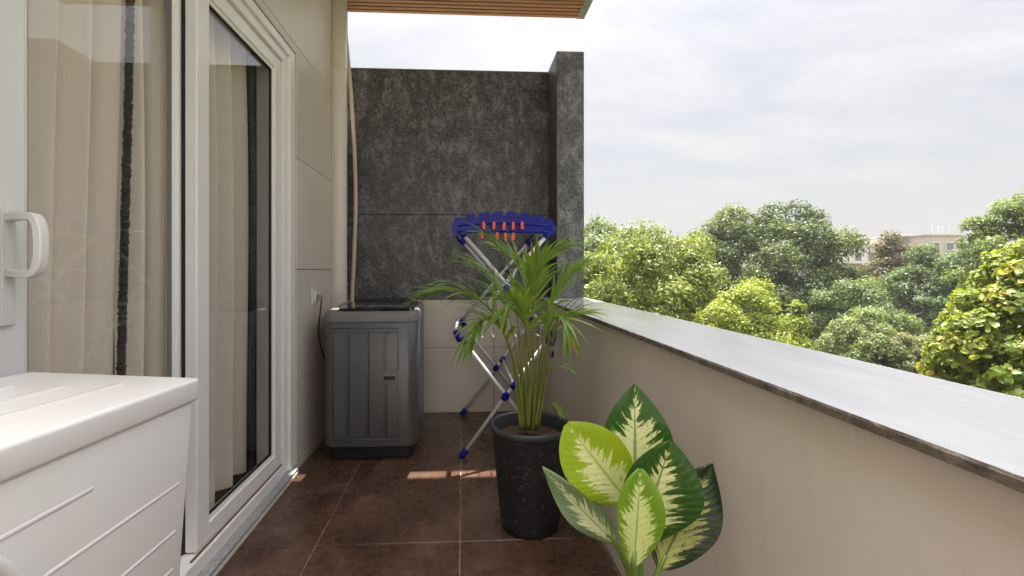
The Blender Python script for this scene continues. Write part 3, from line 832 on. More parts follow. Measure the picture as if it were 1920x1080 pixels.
# ---- socket, plug and cable on the house wall
sp_ = atX(588, 555, XW)
sk = empty('wall_socket', (XW, sp_.y, sp_.z)); tag(sk, 'white wall socket on the beige wall above the washing machine cable', 'socket')
MB().box(XW + 0.0012, XW + 0.012, sp_.y - 0.06, sp_.y + 0.06, sp_.z - 0.052, sp_.z + 0.052, 0.004).build('face_plate', 'white_enamel', sk)
MB().box(XW + 0.012, XW + 0.0145, sp_.y - 0.024, sp_.y + 0.024, sp_.z - 0.03, sp_.z + 0.03, 0.001).build('socket_insert', 'white_pvc', sk)
pc = empty('power_cable', (XW + 0.02, sp_.y + 0.02, sp_.z - 0.02)); tag(pc, 'black power cable with grey plug hanging from the wall socket', 'cable')
b = MB(); b.obox((XW + 0.0146, sp_.y + 0.02, sp_.z - 0.008), (XW + 0.048, sp_.y + 0.02, sp_.z - 0.012), 0.036, 0.034, bev=0.008)
b.build('plug', 'grey_plastic', pc)
MB().tube(bezier([(XW + 0.044, sp_.y + 0.02, sp_.z - 0.02), (XW + 0.040, sp_.y + 0.02, sp_.z - 0.07), (XW + 0.024, sp_.y + 0.025, sp_.z - 0.22), (XW + 0.020, sp_.y + 0.10, sp_.z - 0.36), (XW + 0.03, sp_.y + 0.24, sp_.z - 0.5), (wx0 + 0.01, wy1 - 0.03, 0.30)], 8), 0.0048, 8).build('flex', 'cable', pc)

# ---- small metal bracket on the pillar
bp = atY(1099, 396, 3.55)
bk = empty('eye_bracket', (PX1, 3.55, bp.z)); tag(bk, 'small metal bracket with a dark hole on the outer side of the pillar', 'bracket')
MB().box(PX1 + 0.0005, PX1 + 0.034, 3.55, 3.60, bp.z - 0.018, bp.z + 0.018, 0.003).build('bracket_body', 'steel', bk)
MB().tube([(PX1 + 0.018, 3.5485, bp.z), (PX1 + 0.018, 3.556, bp.z)], 0.0085, 12).build('bracket_hole', 'black_plastic', bk)

# ---- folding clothes airer
YF, YB = 2.87, 3.70
rk = empty('clothes_airer', (0.27, 3.3, 0)); tag(rk, 'tall folding clothes airer of pale tubes and blue plastic joints behind the palm', 'clothes airer')
def fp(px, py): return atY(px, py, YF)
FLf, X1f, MRf = fp(866, 856), fp(948, 743), fp(1033, 628)
MLf = fp(862, 632); FRf = Vector((MRf.x + 0.0, YF, 0.01)); TLf, TRf, X2f = fp(860, 430), fp(1033, 432), fp(948, 541)
FLf.z = 0.012
def bk_(v, dx=0.0): return Vector((v.x + dx, YB, v.z))
def leg(a, c, r_=0.0125, name='tube'):
    MB().tube([a, (a + c) / 2, c], r_, 12).build(name, 'rack_tube', rk)
off = Vector((0, 0.022, 0))
for side, shift in ((lambda v: v, 0), (bk_, 1)):
    leg(side(FLf), side(MRf), name='leg'); leg(side(FRf) + off, side(MLf) + off, name='leg')
    leg(side(MLf), side(TRf)); leg(side(MRf) + off, side(TLf) + off)
def joint(c, r_, d, L, name='joint'):
    d = Vector(d).normalized()
    MB().tube([c - d * L * .5, c - d * L * .42, c + d * L * .42, c + d * L * .5], [r_ * .8, r_, r_, r_ * .8], 12).build(name, 'blue_plastic', rk)
dA, dB = (MRf - FLf), (FRf - MLf)
for side in (lambda v: v, bk_):
    for c_, dd in ((side(X1f), dA), (side(X2f), (TRf - MLf))):
        MB().tube([c_ + Vector((0, -0.022, 0)), c_ + Vector((0, 0.046, 0))], 0.021, 14).build('pivot', 'blue_plastic', rk)
        joint(c_, 0.0185, dd, 0.055)
    joint(side(FLf) + dA.normalized() * 0.018, 0.020, dA, 0.062, 'foot')
    joint(side(FRf) + off - dB.normalized() * 0.018, 0.020, dB, 0.062, 'foot')
    joint(side(X1f) + dA.normalized() * 0.085, 0.0175, dA, 0.05)
    joint(side(MLf) + dB.normalized() * 0.018 + off, 0.019, dB, 0.085)
    joint(side(MRf) - dA.normalized() * 0.018, 0.019, dA, 0.085)
    joint(side(TRf) - (TRf - MLf).normalized() * 0.015, 0.020, TRf - MLf, 0.09)
    joint(side(TLf) - (TLf - MRf).normalized() * 0.015 + off, 0.020, TLf - MRf, 0.09)
    joint(side(X2f) + (TRf - MLf).normalized() * 0.15, 0.0175, TRf - MLf, 0.05)
# rails joining the front and the back frame
pA = X1f + dA.normalized() * 0.085
for a in (pA, TRf, TLf + off, X2f + (TRf - MLf).normalized() * 0.15, MRf):
    leg(a, bk_(a), 0.0085, 'rail')
# folded drying wing, a loop at the middle height
c0 = fp(862, 640); c1 = fp(853, 619); c2 = atY(860, 597, YF + 0.25); c3 = atY(876, 616, YF + 0.33)
joint((c0 + c1) / 2, 0.017, c1 - c0, 0.075); leg(c1, c2, 0.0105, 'wing_tube'); joint((c2 + c3) / 2, 0.016, c3 - c2, 0.09)
leg(c3, bk_(MLf), 0.0105, 'wing_tube')
c4 = MRf + Vector((0.012, 0.0, -0.02)); joint(c4, 0.02, (0.3, 0.2, 1), 0.10); joint(c4 + Vector((-0.005, 0.02, -0.1)), 0.016, (0, 0, 1), 0.04)
# wires of the middle shelf
for k in range(7):
    t = (k + 1) / 8; a = MLf.lerp(MRf, t)
    MB().tube([(a.x, YF + 0.02, a.z - 0.01), (a.x, YB, a.z - 0.01)], 0.0024, 6).build('shelf_wire', 'rack_tube', rk)
# blue hanger plate across the top, notched along its upper edge
b = MB(); nn = 150; th = 0.016; yP = YF - 0.005
pa, pz = fp(848, 400), fp(1039, 400)
Wp = pz.x - pa.x
cols = []
for i in range(nn + 1):
    t = i / nn; x = pa.x + Wp * t; e = 2 * t - 1
    ztop = EYE + (CY - 397) / FPX * YF - 0.050 * abs(e) ** 2.4 - (0.03 * max(0, abs(e) - .94) / .06)
    zbot = EYE + (CY - 440) / FPX * YF - 0.020 * (1 - e * e) * -1 - 0.004
    for c_ in (-0.80, -0.54, -0.27, 0.0, 0.27, 0.54, 0.80):
        d_ = (e - c_ - 0.02)
        if abs(d_) < 0.042: ztop -= 0.026 * math.sqrt(max(0, 1 - (d_ / 0.042) ** 2))
    cols.append((x, ztop, zbot))
V, F = [], []
for x, zt_, zb_ in cols: V += [(x, yP - th / 2, zt_), (x, yP - th / 2, zb_), (x, yP + th / 2, zb_), (x, yP + th / 2, zt_)]
for i in range(nn):
    for j in range(4): F.append((i * 4 + j, i * 4 + (j + 1) % 4, i * 4 + 4 + (j + 1) % 4, i * 4 + 4 + j))
F += [(0, 1, 2, 3), (nn * 4 + 3, nn * 4 + 2, nn * 4 + 1, nn * 4)]
plate = MB().poly(V, F).build('hanger_plate', 'blue_plastic', rk)
zr = fp(940, 419).z
b = MB(); b.tube([(pa.x + Wp * t, yP - th / 2, zr - 0.022 * (2 * t - 1) ** 2) for t in np.linspace(0.06, 0.94, 24)], 0.007, 8); b.build('stiffening_rib', 'blue_plastic', plate)
b = MB(); b.tube([(pa.x + Wp * t, yP - th / 2, fp(940, 436).z + 0.002) for t in np.linspace(0.05, 0.95, 24)], 0.007, 8); b.build('stiffening_rib', 'blue_plastic', plate)
for c_ in (-0.66, -0.40, -0.13, 0.13, 0.40, 0.66):
    x = pa.x + Wp * (c_ + 1.02) / 2; z = EYE + (CY - 406) / FPX * YF - 0.050 * abs(c_) ** 2.4
    MB().tube([(x, yP - 0.014, z), (x, yP, z)], [0.008, 0.012], 12).build('boss', 'blue_plastic', plate)

# ---- clothes pegs clipped to the plate
ordinal = ['first', 'second', 'third', 'fourth', 'fifth']
def peg(px, py, label, tilt):
    c = atY(px, py, YF - 0.035)
    root = empty('clothes_peg', c); tag(root, label, 'clothes peg', 'red clothes pegs on the airer plate')
    w = 0.0145
    for s_ in (-1, 1):
        b = MB(); b.obox((c.x - tilt, c.y + s_ * 0.0065, c.z - 0.021), (c.x + tilt, c.y + s_ * 0.0035, c.z + 0.022), w, 0.0055, up=(0, 1, 0), bev=0.0015)
        b.build('jaw', 'peg_red', root)
    MB().tube([(c.x - w * .7, c.y, c.z + 0.004), (c.x + w * .7, c.y, c.z + 0.004)], 0.0042, 10).build('spring', 'steel', root)
for i, (px, py) in enumerate(((907, 423), (926, 423), (945, 424), (962, 424), (979, 423))):
    peg(px, py, f'red clothes peg, {ordinal[i]} from the washing machine side in the upper row of five', random.uniform(-.003, .003))
for i, (px, py) in enumerate(((904, 440), (932, 443), (948, 444), (962, 444))):
    peg(px, py, f'red clothes peg, {ordinal[i]} from the washing machine side in the lower row of four', random.uniform(-.003, .003))

# ---- potted palm
PCX, PCY = 0.298, 2.10
pm = empty('potted_palm', (PCX, PCY, 0)); tag(pm, 'feathery green palm in a tall black speckled pot', 'potted palm')
prof = [(0.02, 0.002), (0.118, 0.0), (0.126, 0.006), (0.134, 0.05), (0.160, 0.30), (0.168, 0.40), (0.172, 0.432)]
MB().lathe(PCX + 0.004, PCY, prof, 56).build('pot', 'speckled_pot', pm)
MB().lathe(PCX + 0.004, PCY, [(0.172, 0.432), (0.1785, 0.436), (0.180, 0.446), (0.180, 0.456), (0.176, 0.461), (0.168, 0.460), (0.164, 0.452), (0.160, 0.40), (0.157, 0.37)], 56).build('pot_rim', 'pot_rim', pm)
b = MB(); n = 40
V = [(PCX, PCY, 0.405)]; F = []
for k in range(1, 9):
    for j in range(n):
        a = 2 * math.pi * j / n; r_ = 0.164 * k / 8
        V.append((PCX + 0.004 + r_ * math.cos(a), PCY + r_ * math.sin(a), 0.398 + rng.normal(0, 0.0045)))
for j in range(n): F.append((0, 1 + j, 1 + (j + 1) % n))
for k in range(7):
    for j in range(n): F.append((1 + k * n + j, 1 + (k + 1) * n + j, 1 + (k + 1) * n + (j + 1) % n, 1 + k * n + (j + 1) % n))
MB().poly(V, F, True).build('soil', 'soil', pm)
def leaflet(parent, base, d, length, width, droop, up, seed):
    r = random.Random(seed); ns = 6
    pts = []; p = Vector(base); v = Vector(d).normalized()
    for i in range(ns + 1):
        pts.append(p.copy()); v = (v + Vector((0, 0, -droop / ns * (0.4 + 1.2 * i / ns)))).normalized(); p = p + v * (length / ns)
    V, F = [], []
    for i, q in enumerate(pts):
        t = i / ns; tg = (pts[min(i + 1, ns)] - pts[max(i - 1, 0)]).normalized()
        sx = tg.cross(up)
        if sx.length < 1e-3: sx = tg.cross(Vector((1, 0, 0)))
        sx.normalize(); nn_ = sx.cross(tg)
        w = width * (0.35 + 0.65 * math.sin(math.pi * min(1, t * 1.15 + 0.12)) ** 0.8) * (1 - t ** 3) * 0.5 + 0.0004
        V += [q - sx * w + nn_ * w * 0.35, q, q + sx * w + nn_ * w * 0.35]
    for i in range(ns):
        a = i * 3; F += [(a, a + 1, a + 4, a + 3), (a + 1, a + 2, a + 5, a + 4)]
    return MB().poly(V, F, True).build('leaflet', 'palm_leaf' if r.random() > 0.03 else 'leaf_yellowed', parent)
fronds = [
    ([(982, 806, 2.11), (966, 690, 2.06), (928, 592, 1.99), (878, 552, 1.95), (815, 546, 1.92)], 26, .27, .020),
    ([(986, 806, 2.12), (978, 680, 2.12), (965, 560, 2.10), (947, 482, 2.09), (908, 440, 2.07)], 26, .22, .017),
    ([(983, 806, 2.08), (970, 700, 2.00), (942, 622, 1.92), (908, 600, 1.86), (884, 640, 1.82)], 22, .20, .021),
    ([(995, 806, 2.12), (998, 680, 2.12), (1004, 560, 2.10), (1016, 500, 2.10), (1048, 466, 2.13)], 26, .22, .022),
    ([(1000, 806, 2.12), (1010, 690, 2.10), (1030, 590, 2.07), (1052, 532, 2.10), (1084, 500, 2.14)], 24, .21, .017),
    ([(1002, 806, 2.10), (1015, 700, 2.06), (1036, 630, 2.00), (1062, 596, 1.96), (1096, 588, 1.95)], 22, .19, .020),
    ([(998, 806, 2.08), (1008, 700, 2.00), (1030, 612, 1.91), (1052, 596, 1.86), (1066, 640, 1.83)], 20, .19, .022),
    ([(992, 806, 2.13), (988, 680, 2.15), (985, 560, 2.18), (974, 500, 2.20), (940, 468, 2.22)], 24, .22, .019),
    ([(990, 806, 2.07), (986, 690, 2.03), (991, 590, 1.98), (1001, 522, 1.92), (1012, 484, 1.87)], 24, .20, .024),
    ([(986, 806, 2.14), (974, 690, 2.18), (950, 574, 2.26), (920, 516, 2.31), (876, 492, 2.36)], 22, .24, .018),
    ([(991, 806, 2.06), (994, 690, 1.98), (984, 602, 1.89), (966, 566, 1.81), (942, 590, 1.76)], 18, .19, .022),
    ([(1004, 806, 2.09), (1020, 765, 2.05), (1036, 757, 2.0), (1050, 768, 1.96)], 12, .075, .012),
    ([(1002, 806, 2.11), (1014, 730, 2.09), (1034, 694, 2.06), (1058, 690, 2.04), (1074, 698, 2.02)], 7, .09, .018),
]
seed = 0
for fi, (ctrl, nl, LL, ww) in enumerate(fronds):
    path = bezier([atY(*c_) for c_ in ctrl], 9); m_ = len(path)
    big = nl > 13
    rad = [0.0048 * (1 - 0.80 * i / (m_ - 1)) + 0.0009 if big else 0.0022 for i in range(m_)]
    if big:
        for i in range(m_): rad[i] += 0.0030 * max(0, 1 - i / (m_ * 0.3))
    fr_ = MB().tube(path, rad, 7).build('frond', 'palm_stem', pm)
    start = 0.44 if big else 0.5
    for k in range(nl):
        seed += 1; r = random.Random(seed)
        t = start + (0.985 - start) * (k // 2 + 0.5 * (k % 2)) / (nl / 2)
        x = min(t, 0.999) * (m_ - 1); i = int(x)
        p = path[i].lerp(path[min(i + 1, m_ - 1)], x - i); T = (path[min(i + 2, m_ - 1)] - path[max(i - 1, 0)]).normalized()
        side = T.cross(Vector((0, 0, 1)));
        if side.length < 0.15: side = Vector((1, -0.4 + fi * 0.3, 0)); side = side - T * side.dot(T)
        side.normalize(); sg = 1 if k % 2 else -1
        s2 = (t - start) / (1 - start)
        L_ = LL * 0.90 * (0.62 + 0.50 * math.sin(math.pi * (0.15 + 0.8 * s2))) * r.uniform(.85, 1.12)
        d = T * (0.95 + 0.55 * s2) + side * sg * (0.80 - 0.35 * s2) * r.uniform(.7, 1.3) + Vector((r.uniform(-.25, .25), r.uniform(-.25, .25), r.uniform(0.0, .45)))
        upv = (side.cross(T)); upv = upv if upv.z > 0 else -upv
        leaflet(fr_, p, d, L_, ww * 0.78 * r.uniform(.8, 1.2), r.uniform(0.4, 1.5), upv + Vector((0, -.25, .1)), seed)
for k in range(7):     # bare stems in the clump
    a = atY(978 + 5 * k, 806, 2.07 + 0.014 * (k % 4)); c_ = atY(955 + 16 * k + random.uniform(-5, 5), random.uniform(590, 660), 2.0 + 0.05 * (k % 5))
    MB().tube(bezier([a, a.lerp(c_, .5) + Vector((0, 0, .02)), c_], 6), [0.0085 - 0.0005 * i for i in range(13)], 8).build('stem', 'palm_stem', pm)

# ---- dumb cane with broad variegated leaves
DC = atY(1205, 1080, 0.98); DCX, DCY = DC.x - 0.005, 0.98
dc = empty('dumb_cane_plant', (DCX, DCY, 0)); tag(dc, 'broad-leaved plant with cream and green variegated leaves against the parapet', 'plant')
MB().lathe(DCX, DCY, [(0.01, 0.001), (0.085, 0.0), (0.092, 0.01), (0.118, 0.20), (0.124, 0.205), (0.126, 0.235), (0.118, 0.237), (0.108, 0.19)], 48).build('pot', 'clay_pot', dc)
MB().lathe(DCX, DCY, [(0.001, 0.205), (0.05, 0.204), (0.111, 0.20)], 32).build('soil', 'soil', dc)
def big_leaf(base, tip, face, width, mat, curl=0.12, bend=0.1, peak=0.42, twist=0.0, wave=0.0, tipx=0.9):
    base, tip = Vector(base), Vector(tip); ax = (tip - base); L = ax.length; ax.normalize()
    face = Vector(face); face = (face - ax * face.dot(ax)).normalized(); sx = ax.cross(face).normalized()
    nu, nv = 26, 12; b = MB(); uvs = {}
    def prof(t):
        if t < peak: s_ = math.sin(0.5 * math.pi * t / peak) ** 0.62
        else: s_ = math.cos(0.5 * math.pi * (t - peak) / (1 - peak)) ** tipx
        return max(s_, 0.0)
    G = []
    for i in range(nu + 1):
        t = i / nu; row = []
        c = base + ax * (L * t) + face * (-bend * L * (t * t) + bend * L * t * 0.55)
        th = twist * (t - 0.3); sxx = sx * math.cos(th) + face * math.sin(th); fcc = face * math.cos(th) - sx * math.sin(th)
        w = width * 0.5 * prof(min(max(t, 0.006), 0.994))
        for j in range(nv + 1):
            v = 2 * j / nv - 1
            p = c + sxx * (w * v) + fcc * (curl * width * (abs(v) ** 1.15) * prof(t)) + fcc * (wave * math.sin(9 * t + 3 * v) * abs(v) ** 2)
            vert = b.bm.verts.new(p); uvs[vert] = (t, (v + 1) / 2); row.append(vert)
        G.append(row)
    lay = b.bm.loops.layers.uv.new('blade')
    for i in range(nu):
        for j in range(nv):
            f = b.bm.faces.new((G[i][j], G[i][j + 1], G[i + 1][j + 1], G[i + 1][j])); f.smooth = True
            for lp in f.loops: lp[lay].uv = uvs[lp.vert]
    o = b.build('leaf', mat, dc)
    # midrib on the under side and stalk to the crown of the plant
    return o, base, ax
def px_w(n, Y): return n / FPX * Y
leaves = [
    # base px, tip px, Y base, Y tip, facing, width px, material, curl, bend, peak, twist, tip exponent
    ((1190, 925), (1191, 721), 1.06, 1.08, (-0.12, -1, 0.22), 136, 'dumb_cane_green', .10, .05, .42, 0.0, .86),
    ((1180, 945), (1064, 796), 1.00, .99, (-0.25, -1, 0.35), 124, 'dumb_cane_backlit', .14, .06, .60, 0.15, .62),
    ((1154, 1018), (1018, 882), .93, .90, (-0.66, -.42, 0.62), 64, 'dumb_cane_sheen', .12, .10, .45, 0.25, .9),
    ((1194, 1020), (1260, 828), .97, .95, (0.10, -1, 0.12), 160, 'dumb_cane_green', .18, .02, .56, 0.15, .74),
    ((1188, 1062), (1202, 880), .89, .90, (-0.1, -1, 0.15), 88, 'dumb_cane_fresh', .26, .05, .60, 0.12, .62),
    ((1236, 1066), (1334, 868), .96, .99, (-0.25, -1, -.15), 126, 'dumb_cane_shaded', .10, -.06, .48, 0.0, .9),
]
crown0 = Vector((DCX, DCY, 0.33))
for bpx, tpx, Yb, Yt, fc, wpx, mat, curl, bend, peak, tw, tex in leaves:
    o, base, ax = big_leaf(atY(*bpx, Yb), atY(*tpx, Yt), fc, px_w(wpx, (Yb + Yt) / 2), mat, curl, bend, peak, tw, 0.0045, tex)
    mid = crown0.lerp(base, 0.55) + Vector((0, 0, 0.03)) - ax * 0.02
    MB().tube(bezier([crown0, mid, base, base + ax * 0.03], 7), [0.0085 - 0.00022 * i for i in range(22)], 9).build('stalk', 'petiole', dc)
MB().tube([(DCX, DCY, 0.20), (DCX + .004, DCY, 0.27), (DCX, DCY, 0.345)], [0.016, 0.015, 0.012], 12).build('stem', 'petiole', dc)

# ================================================================== GARDEN, TREES AND HOUSES BEYOND
ZG = -9.5
b = MB(); b.poly([(-900, -300, ZG), (1200, -300, ZG), (1200, 1500, ZG), (-900, 1500, ZG)], [(0, 1, 2, 3)])
o = b.build('garden_ground', 'garden_ground'); tag(o, kind='structure')

def leaf_cloud(name, parent, C, Nn, size, tint, aspect=0.5, r=None, mat='tree_leaf', hexa=False):
    """one mesh of many small folded leaves; C centres, Nn normals, size per leaf, tint rgb per leaf"""
    n = len(C); org = np.array(ORG.get(parent, Vector((0, 0, 0))))
    C = C - org
    Nn = Nn / np.linalg.norm(Nn, axis=1, keepdims=True)
    t = r.normal(size=(n, 3)); t[:, 2] -= 0.5
    t -= Nn * (t * Nn).sum(1, keepdims=True); t /= np.linalg.norm(t, axis=1, keepdims=True) + 1e-9
    bn = np.cross(Nn, t); s = size[:, None]; w = s * aspect * 0.5
    if hexa:
        P = np.stack([C - t * s * .5, C - t * s * .18 + bn * w + Nn * w * .3, C + t * s * .2 + bn * w * .8 + Nn * w * .2, C + t * s * .55 - Nn * s * .12,
                      C + t * s * .2 - bn * w * .8 + Nn * w * .2, C - t * s * .18 - bn * w + Nn * w * .3], 1)
        k = 6; quads = [(0, 1, 2, 3), (0, 3, 4, 5)]
    else:
        P = np.stack([C - t * s * .5, C + bn * w + Nn * w * .35, C + t * s * .5 - Nn * s * .1, C - bn * w + Nn * w * .35], 1)
        k = 4; quads = [(0, 1, 2, 3)]
    V = P.reshape(-1, 3)
    idx = (np.arange(n)[:, None, None] * k + np.array(quads)[None]).reshape(-1, 4)
    me = bpy.data.meshes.new(name)
    me.vertices.add(len(V)); me.vertices.foreach_set('co', V.astype(np.float32).ravel())
    me.loops.add(idx.size); me.loops.foreach_set('vertex_index', idx.astype(np.int32).ravel())
    me.polygons.add(len(idx)); me.polygons.foreach_set('loop_start', np.arange(0, idx.size, 4, dtype=np.int32))
    me.polygons.foreach_set('loop_total', np.full(len(idx), 4, np.int32))
    at = me.attributes.new('tint', 'FLOAT_COLOR', 'POINT')
    col = np.ones((len(V), 4), np.float32); col[:, :3] = np.repeat(tint, k, 0); at.data.foreach_set('color', col.ravel())
    me.update(); me.validate()
    return link(name, me, mat, parent)

def crown_points(r, c, rx, ry, rz, nclump, clr, nleaf, flat=-0.35, fill=0.62, jitter=0.55, box=2.7, lobes=0.032):
    """clumps spread over a lumpy dome, leaves in a shell of each clump"""
    d = r.normal(size=(nclump * 3, 3)); d /= np.linalg.norm(d, axis=1, keepdims=True)
    d = d[d[:, 2] > flat][:nclump]
    rad = np.where(r.uniform(0, 1, len(d)) < 0.72, r.uniform(0.86, 1.0, len(d)), r.uniform(fill, 0.9, len(d)))
    hh = np.hypot(d[:, 0], d[:, 1]); rad = rad / (hh ** box + np.abs(d[:, 2]) ** box) ** (1 / box)      # fuller than an ellipsoid
    kk = r.normal(0, 3.2, (5, 3)); pp_ = r.uniform(0, 6.28, 5)
    rad = rad * (1 + lobes * np.cos(d @ kk.T + pp_).sum(1)) * np.where(r.uniform(0, 1, len(d)) < 0.07, r.uniform(1.0, 1.13, len(d)), 1.0)
    lump = 1 + 0.05 * np.sin(d[:, 0] * 7 + c[0]) + 0.05 * np.sin(d[:, 1] * 9 + c[1]) + 0.04 * np.sin(d[:, 2] * 8)
    cc = np.array(c) + d * (rad * lump)[:, None] * np.array([rx, ry, rz])
    cr = clr * r.uniform(0.6, 1.35, len(d))
    wgt = cr ** 2; ci = r.choice(len(d), nleaf, p=wgt / wgt.sum())
    e = r.normal(size=(nleaf, 3)); e /= np.linalg.norm(e, axis=1, keepdims=True)
    e[:, 2] = np.where(e[:, 2] < -0.45, -e[:, 2] * 0.6, e[:, 2]); 
    rr_ = cr[ci] * r.uniform(0.25, 1.0, nleaf) ** 0.5
    P = cc[ci] + e * rr_[:, None] * np.array([1.05, 1.05, 0.95])
    nrm = e * 0.8 + (d[ci] * 0.35) + r.normal(0, jitter, (nleaf, 3)) + np.array([0, 0, 0.45])
    return P, nrm, ci, cc, cr

def tree(name, label, px, py_top, Y, wpx, hpx, nleaf, leaf, colA, colB, nclump=60, clump=0.24, ry=None, trunk=0.16, seed=1, group='trees beyond the parapet',
         aspect=0.5, flat=-0.35, fill=0.62, hexa=False, tips=None, cat='tree', limbs=16, lobes=0.032, ground=None, extra=None):
    r = np.random.default_rng(seed)
    top = atY(px, py_top, Y); k = Y / FPX
    rx, rz = wpx / 2 * k, hpx * k / 1.55
    c = Vector((top.x, Y, top.z - rz * 0.98)); ry = ry or rx
    zg = ZG if ground is None else ground
    root = empty(name, (c.x, c.y, zg)); tag(root, label, cat, group)
    P, nrm, ci, cc, cr = crown_points(r, c, rx * 0.86, ry * 0.86, rz * 0.90, nclump, clump * 1.3 * rx, nleaf, flat, fill, lobes=lobes)
    if extra:
        P2, n2, ci2, cc2, cr2 = extra(r, c)
        P = np.vstack([P, P2]); nrm = np.vstack([nrm, n2]); ci = np.concatenate([ci, ci2 + len(cc)]); cc = np.vstack([cc, cc2]); cr = np.concatenate([cr, cr2])
    n = len(P)
    mixv = np.clip(r.uniform(0, 1, len(cc))[ci] * 0.65 + r.uniform(0, 1, n) * 0.45 - 0.05, 0, 1)[:, None]
    tint = np.array(colA) * (1 - mixv) + np.array(colB) * mixv
    tint *= r.uniform(0.70, 1.10, (n, 1))
    if tips is not None:      # young shoots of another colour, some clumps only
        hot = (r.uniform(0, 1, len(cc)) < tips[1])[ci] & (r.uniform(0, 1, n) < 0.3)
        tint[hot] = np.array(tips[0]) * r.uniform(0.8, 1.25, (hot.sum(), 1))
    leaf_cloud('crown', root, P, nrm, leaf * r.uniform(0.65, 1.35, n), tint, aspect, r, hexa=hexa)
    # trunk and limbs
    b = MB(); base = Vector((c.x, c.y, zg)); fork = Vector((c.x + r.normal(0, .1), c.y, max(zg + 0.3, c.z - rz * 0.75)))
    b.tube([base, base.lerp(fork, .5) + Vector((r.normal(0, .12), r.normal(0, .12), 0)), fork], [trunk * 1.25, trunk, trunk * .85], 10)
    for q in r.choice(len(cc), min(limbs, len(cc)), replace=False):
        e = Vector(cc[q]); mid = fork.lerp(e, .5) + Vector((r.normal(0, .06 * rx), r.normal(0, .06 * rx), 0.10 * rz))
        b.tube([fork, fork.lerp(mid, .5) + Vector((0, 0, .03 * rz)), mid, mid.lerp(e, .6), e], [trunk * .5, trunk * .42, trunk * .3, trunk * .18, trunk * .06], 6)
    b.build('trunk', 'bark', root)
    return root, P, nrm, tint

tree('tall_tree', 'pale green bushy tree rising beside the pillar', 1125, 420, 24, 340, 320, 70000, .20, (0.08, 0.125, 0.042), (0.19, 0.235, 0.085), 330, .13, seed=3, flat=-.8, fill=.4)
tree('broad_tree', 'broad yellow-green tree spreading just over the coping near the pillar', 1215, 460, 14, 370, 330, 95000, .105, (0.095, 0.14, 0.028), (0.25, 0.29, 0.065), 360, .13, seed=4, ry=2.2, fill=0.4, flat=-.8)
tree('bright_tree', 'bright lime green tree top peeping over the coping below the large dark tree', 1405, 545, 11.5, 235, 240, 50000, .08, (0.155, 0.21, 0.03), (0.29, 0.33, 0.045), 190, .15, seed=5, fill=0.4, flat=-.8)
tree('great_tree', 'large dark green domed tree, the widest crown against the sky', 1428, 384, 27, 385, 470, 190000, .19, (0.040, 0.072, 0.024), (0.145, 0.18, 0.06), 760, .10, seed=6, trunk=.35, flat=-0.9, limbs=60, fill=0.35, lobes=.012)
tree('drooping_tree', 'soft pale green tree in front of the dark trees, under the brick house', 1612, 535, 21, 215, 230, 44000, .13, (0.08, 0.125, 0.038), (0.16, 0.215, 0.075), 220, .15, seed=7, flat=-.8, fill=.4)
tree('russet_tree', 'thin brownish tree with a dark trunk in front of the long pale building', 1672, 452, 30, 100, 190, 15000, .17, (0.095, 0.08, 0.038), (0.16, 0.14, 0.07), 80, .22, seed=8, trunk=.14, limbs=22, flat=-.7)
tree('dark_bushy_tree', 'dense mid green tree below the roof aerials', 1742, 464, 25, 215, 340, 80000, .16, (0.048, 0.095, 0.032), (0.125, 0.18, 0.066), 330, .13, seed=9, flat=-0.85, limbs=24, fill=.4)
tree('round_bush', 'rounded grey-green shrub showing just above the coping', 1615, 598, 14, 165, 170, 40000, .08, (0.12, 0.165, 0.055), (0.23, 0.27, 0.11), 170, .16, seed=10, cat='shrub', flat=-.7, fill=.4)
tree('dusty_bush', 'dull olive shrub beside the rounded grey-green shrub', 1722, 632, 13, 140, 140, 32000, .068, (0.11, 0.13, 0.06), (0.21, 0.22, 0.115), 150, .16, seed=11, cat='shrub', flat=-.7, fill=.4)
tree('airy_tree', 'airy green tree against the sky behind the large-leaved tree', 1950, 362, 16, 270, 320, 60000, .115, (0.07, 0.115, 0.03), (0.18, 0.23, 0.06), 300, .12, seed=12, fill=0.4, flat=-.8)
root, P, nrm, tint = tree('large_leaved_tree', 'near tree with big yellow-green leaves and orange shoots beyond the coping', 1955, 455, 6.6, 410, 520, 44000, .092, (0.095, 0.15, 0.027), (0.27, 0.305, 0.045), 420, .12, seed=13, aspect=.7,
     flat=-0.9, fill=0.45, hexa=True, tips=((0.40, 0.31, 0.07), 0.09), ry=1.5)
# the leaves nearest the balcony, one by one
r = np.random.default_rng(5)
uvx = np.array([(CX + FPX * ((p[0] * _c - p[1] * _s) / (p[0] * _s + p[1] * _c))) for p in P]); uvy = np.array([(CY - FPX * (p[2] - EYE) / (p[0] * _s + p[1] * _c)) for p in P])
order = np.argsort(P[:, 1]); order = [i for i in order if 1740 < uvx[i] < 1920 and 440 < uvy[i] < 760][:240]
bl = MB(); w = 0.36
bl.poly([(-.5, 0, 0), (-.18, w, .1), (.2, w * .8, .07), (.55, 0, -.12), (.2, -w * .8, .07), (-.18, -w, .1), (0, 0, 0)], [(0, 6, 1), (1, 6, 2), (2, 6, 3), (3, 6, 4), (4, 6, 5), (5, 6, 0)], True)
LM = []
for q, cl_ in enumerate(((0.07, 0.135, 0.018), (0.14, 0.20, 0.022), (0.22, 0.26, 0.035), (0.38, 0.30, 0.07))):
    leafy('big_leaf_%d' % q, cl_, 0.36, 0.4, var=0.2, vscale=20)
    me = bpy.data.meshes.new('leaf'); bl.bm.to_mesh(me); me.materials.append(MATS['big_leaf_%d' % q]); LM.append(me)
bl.bm.free()
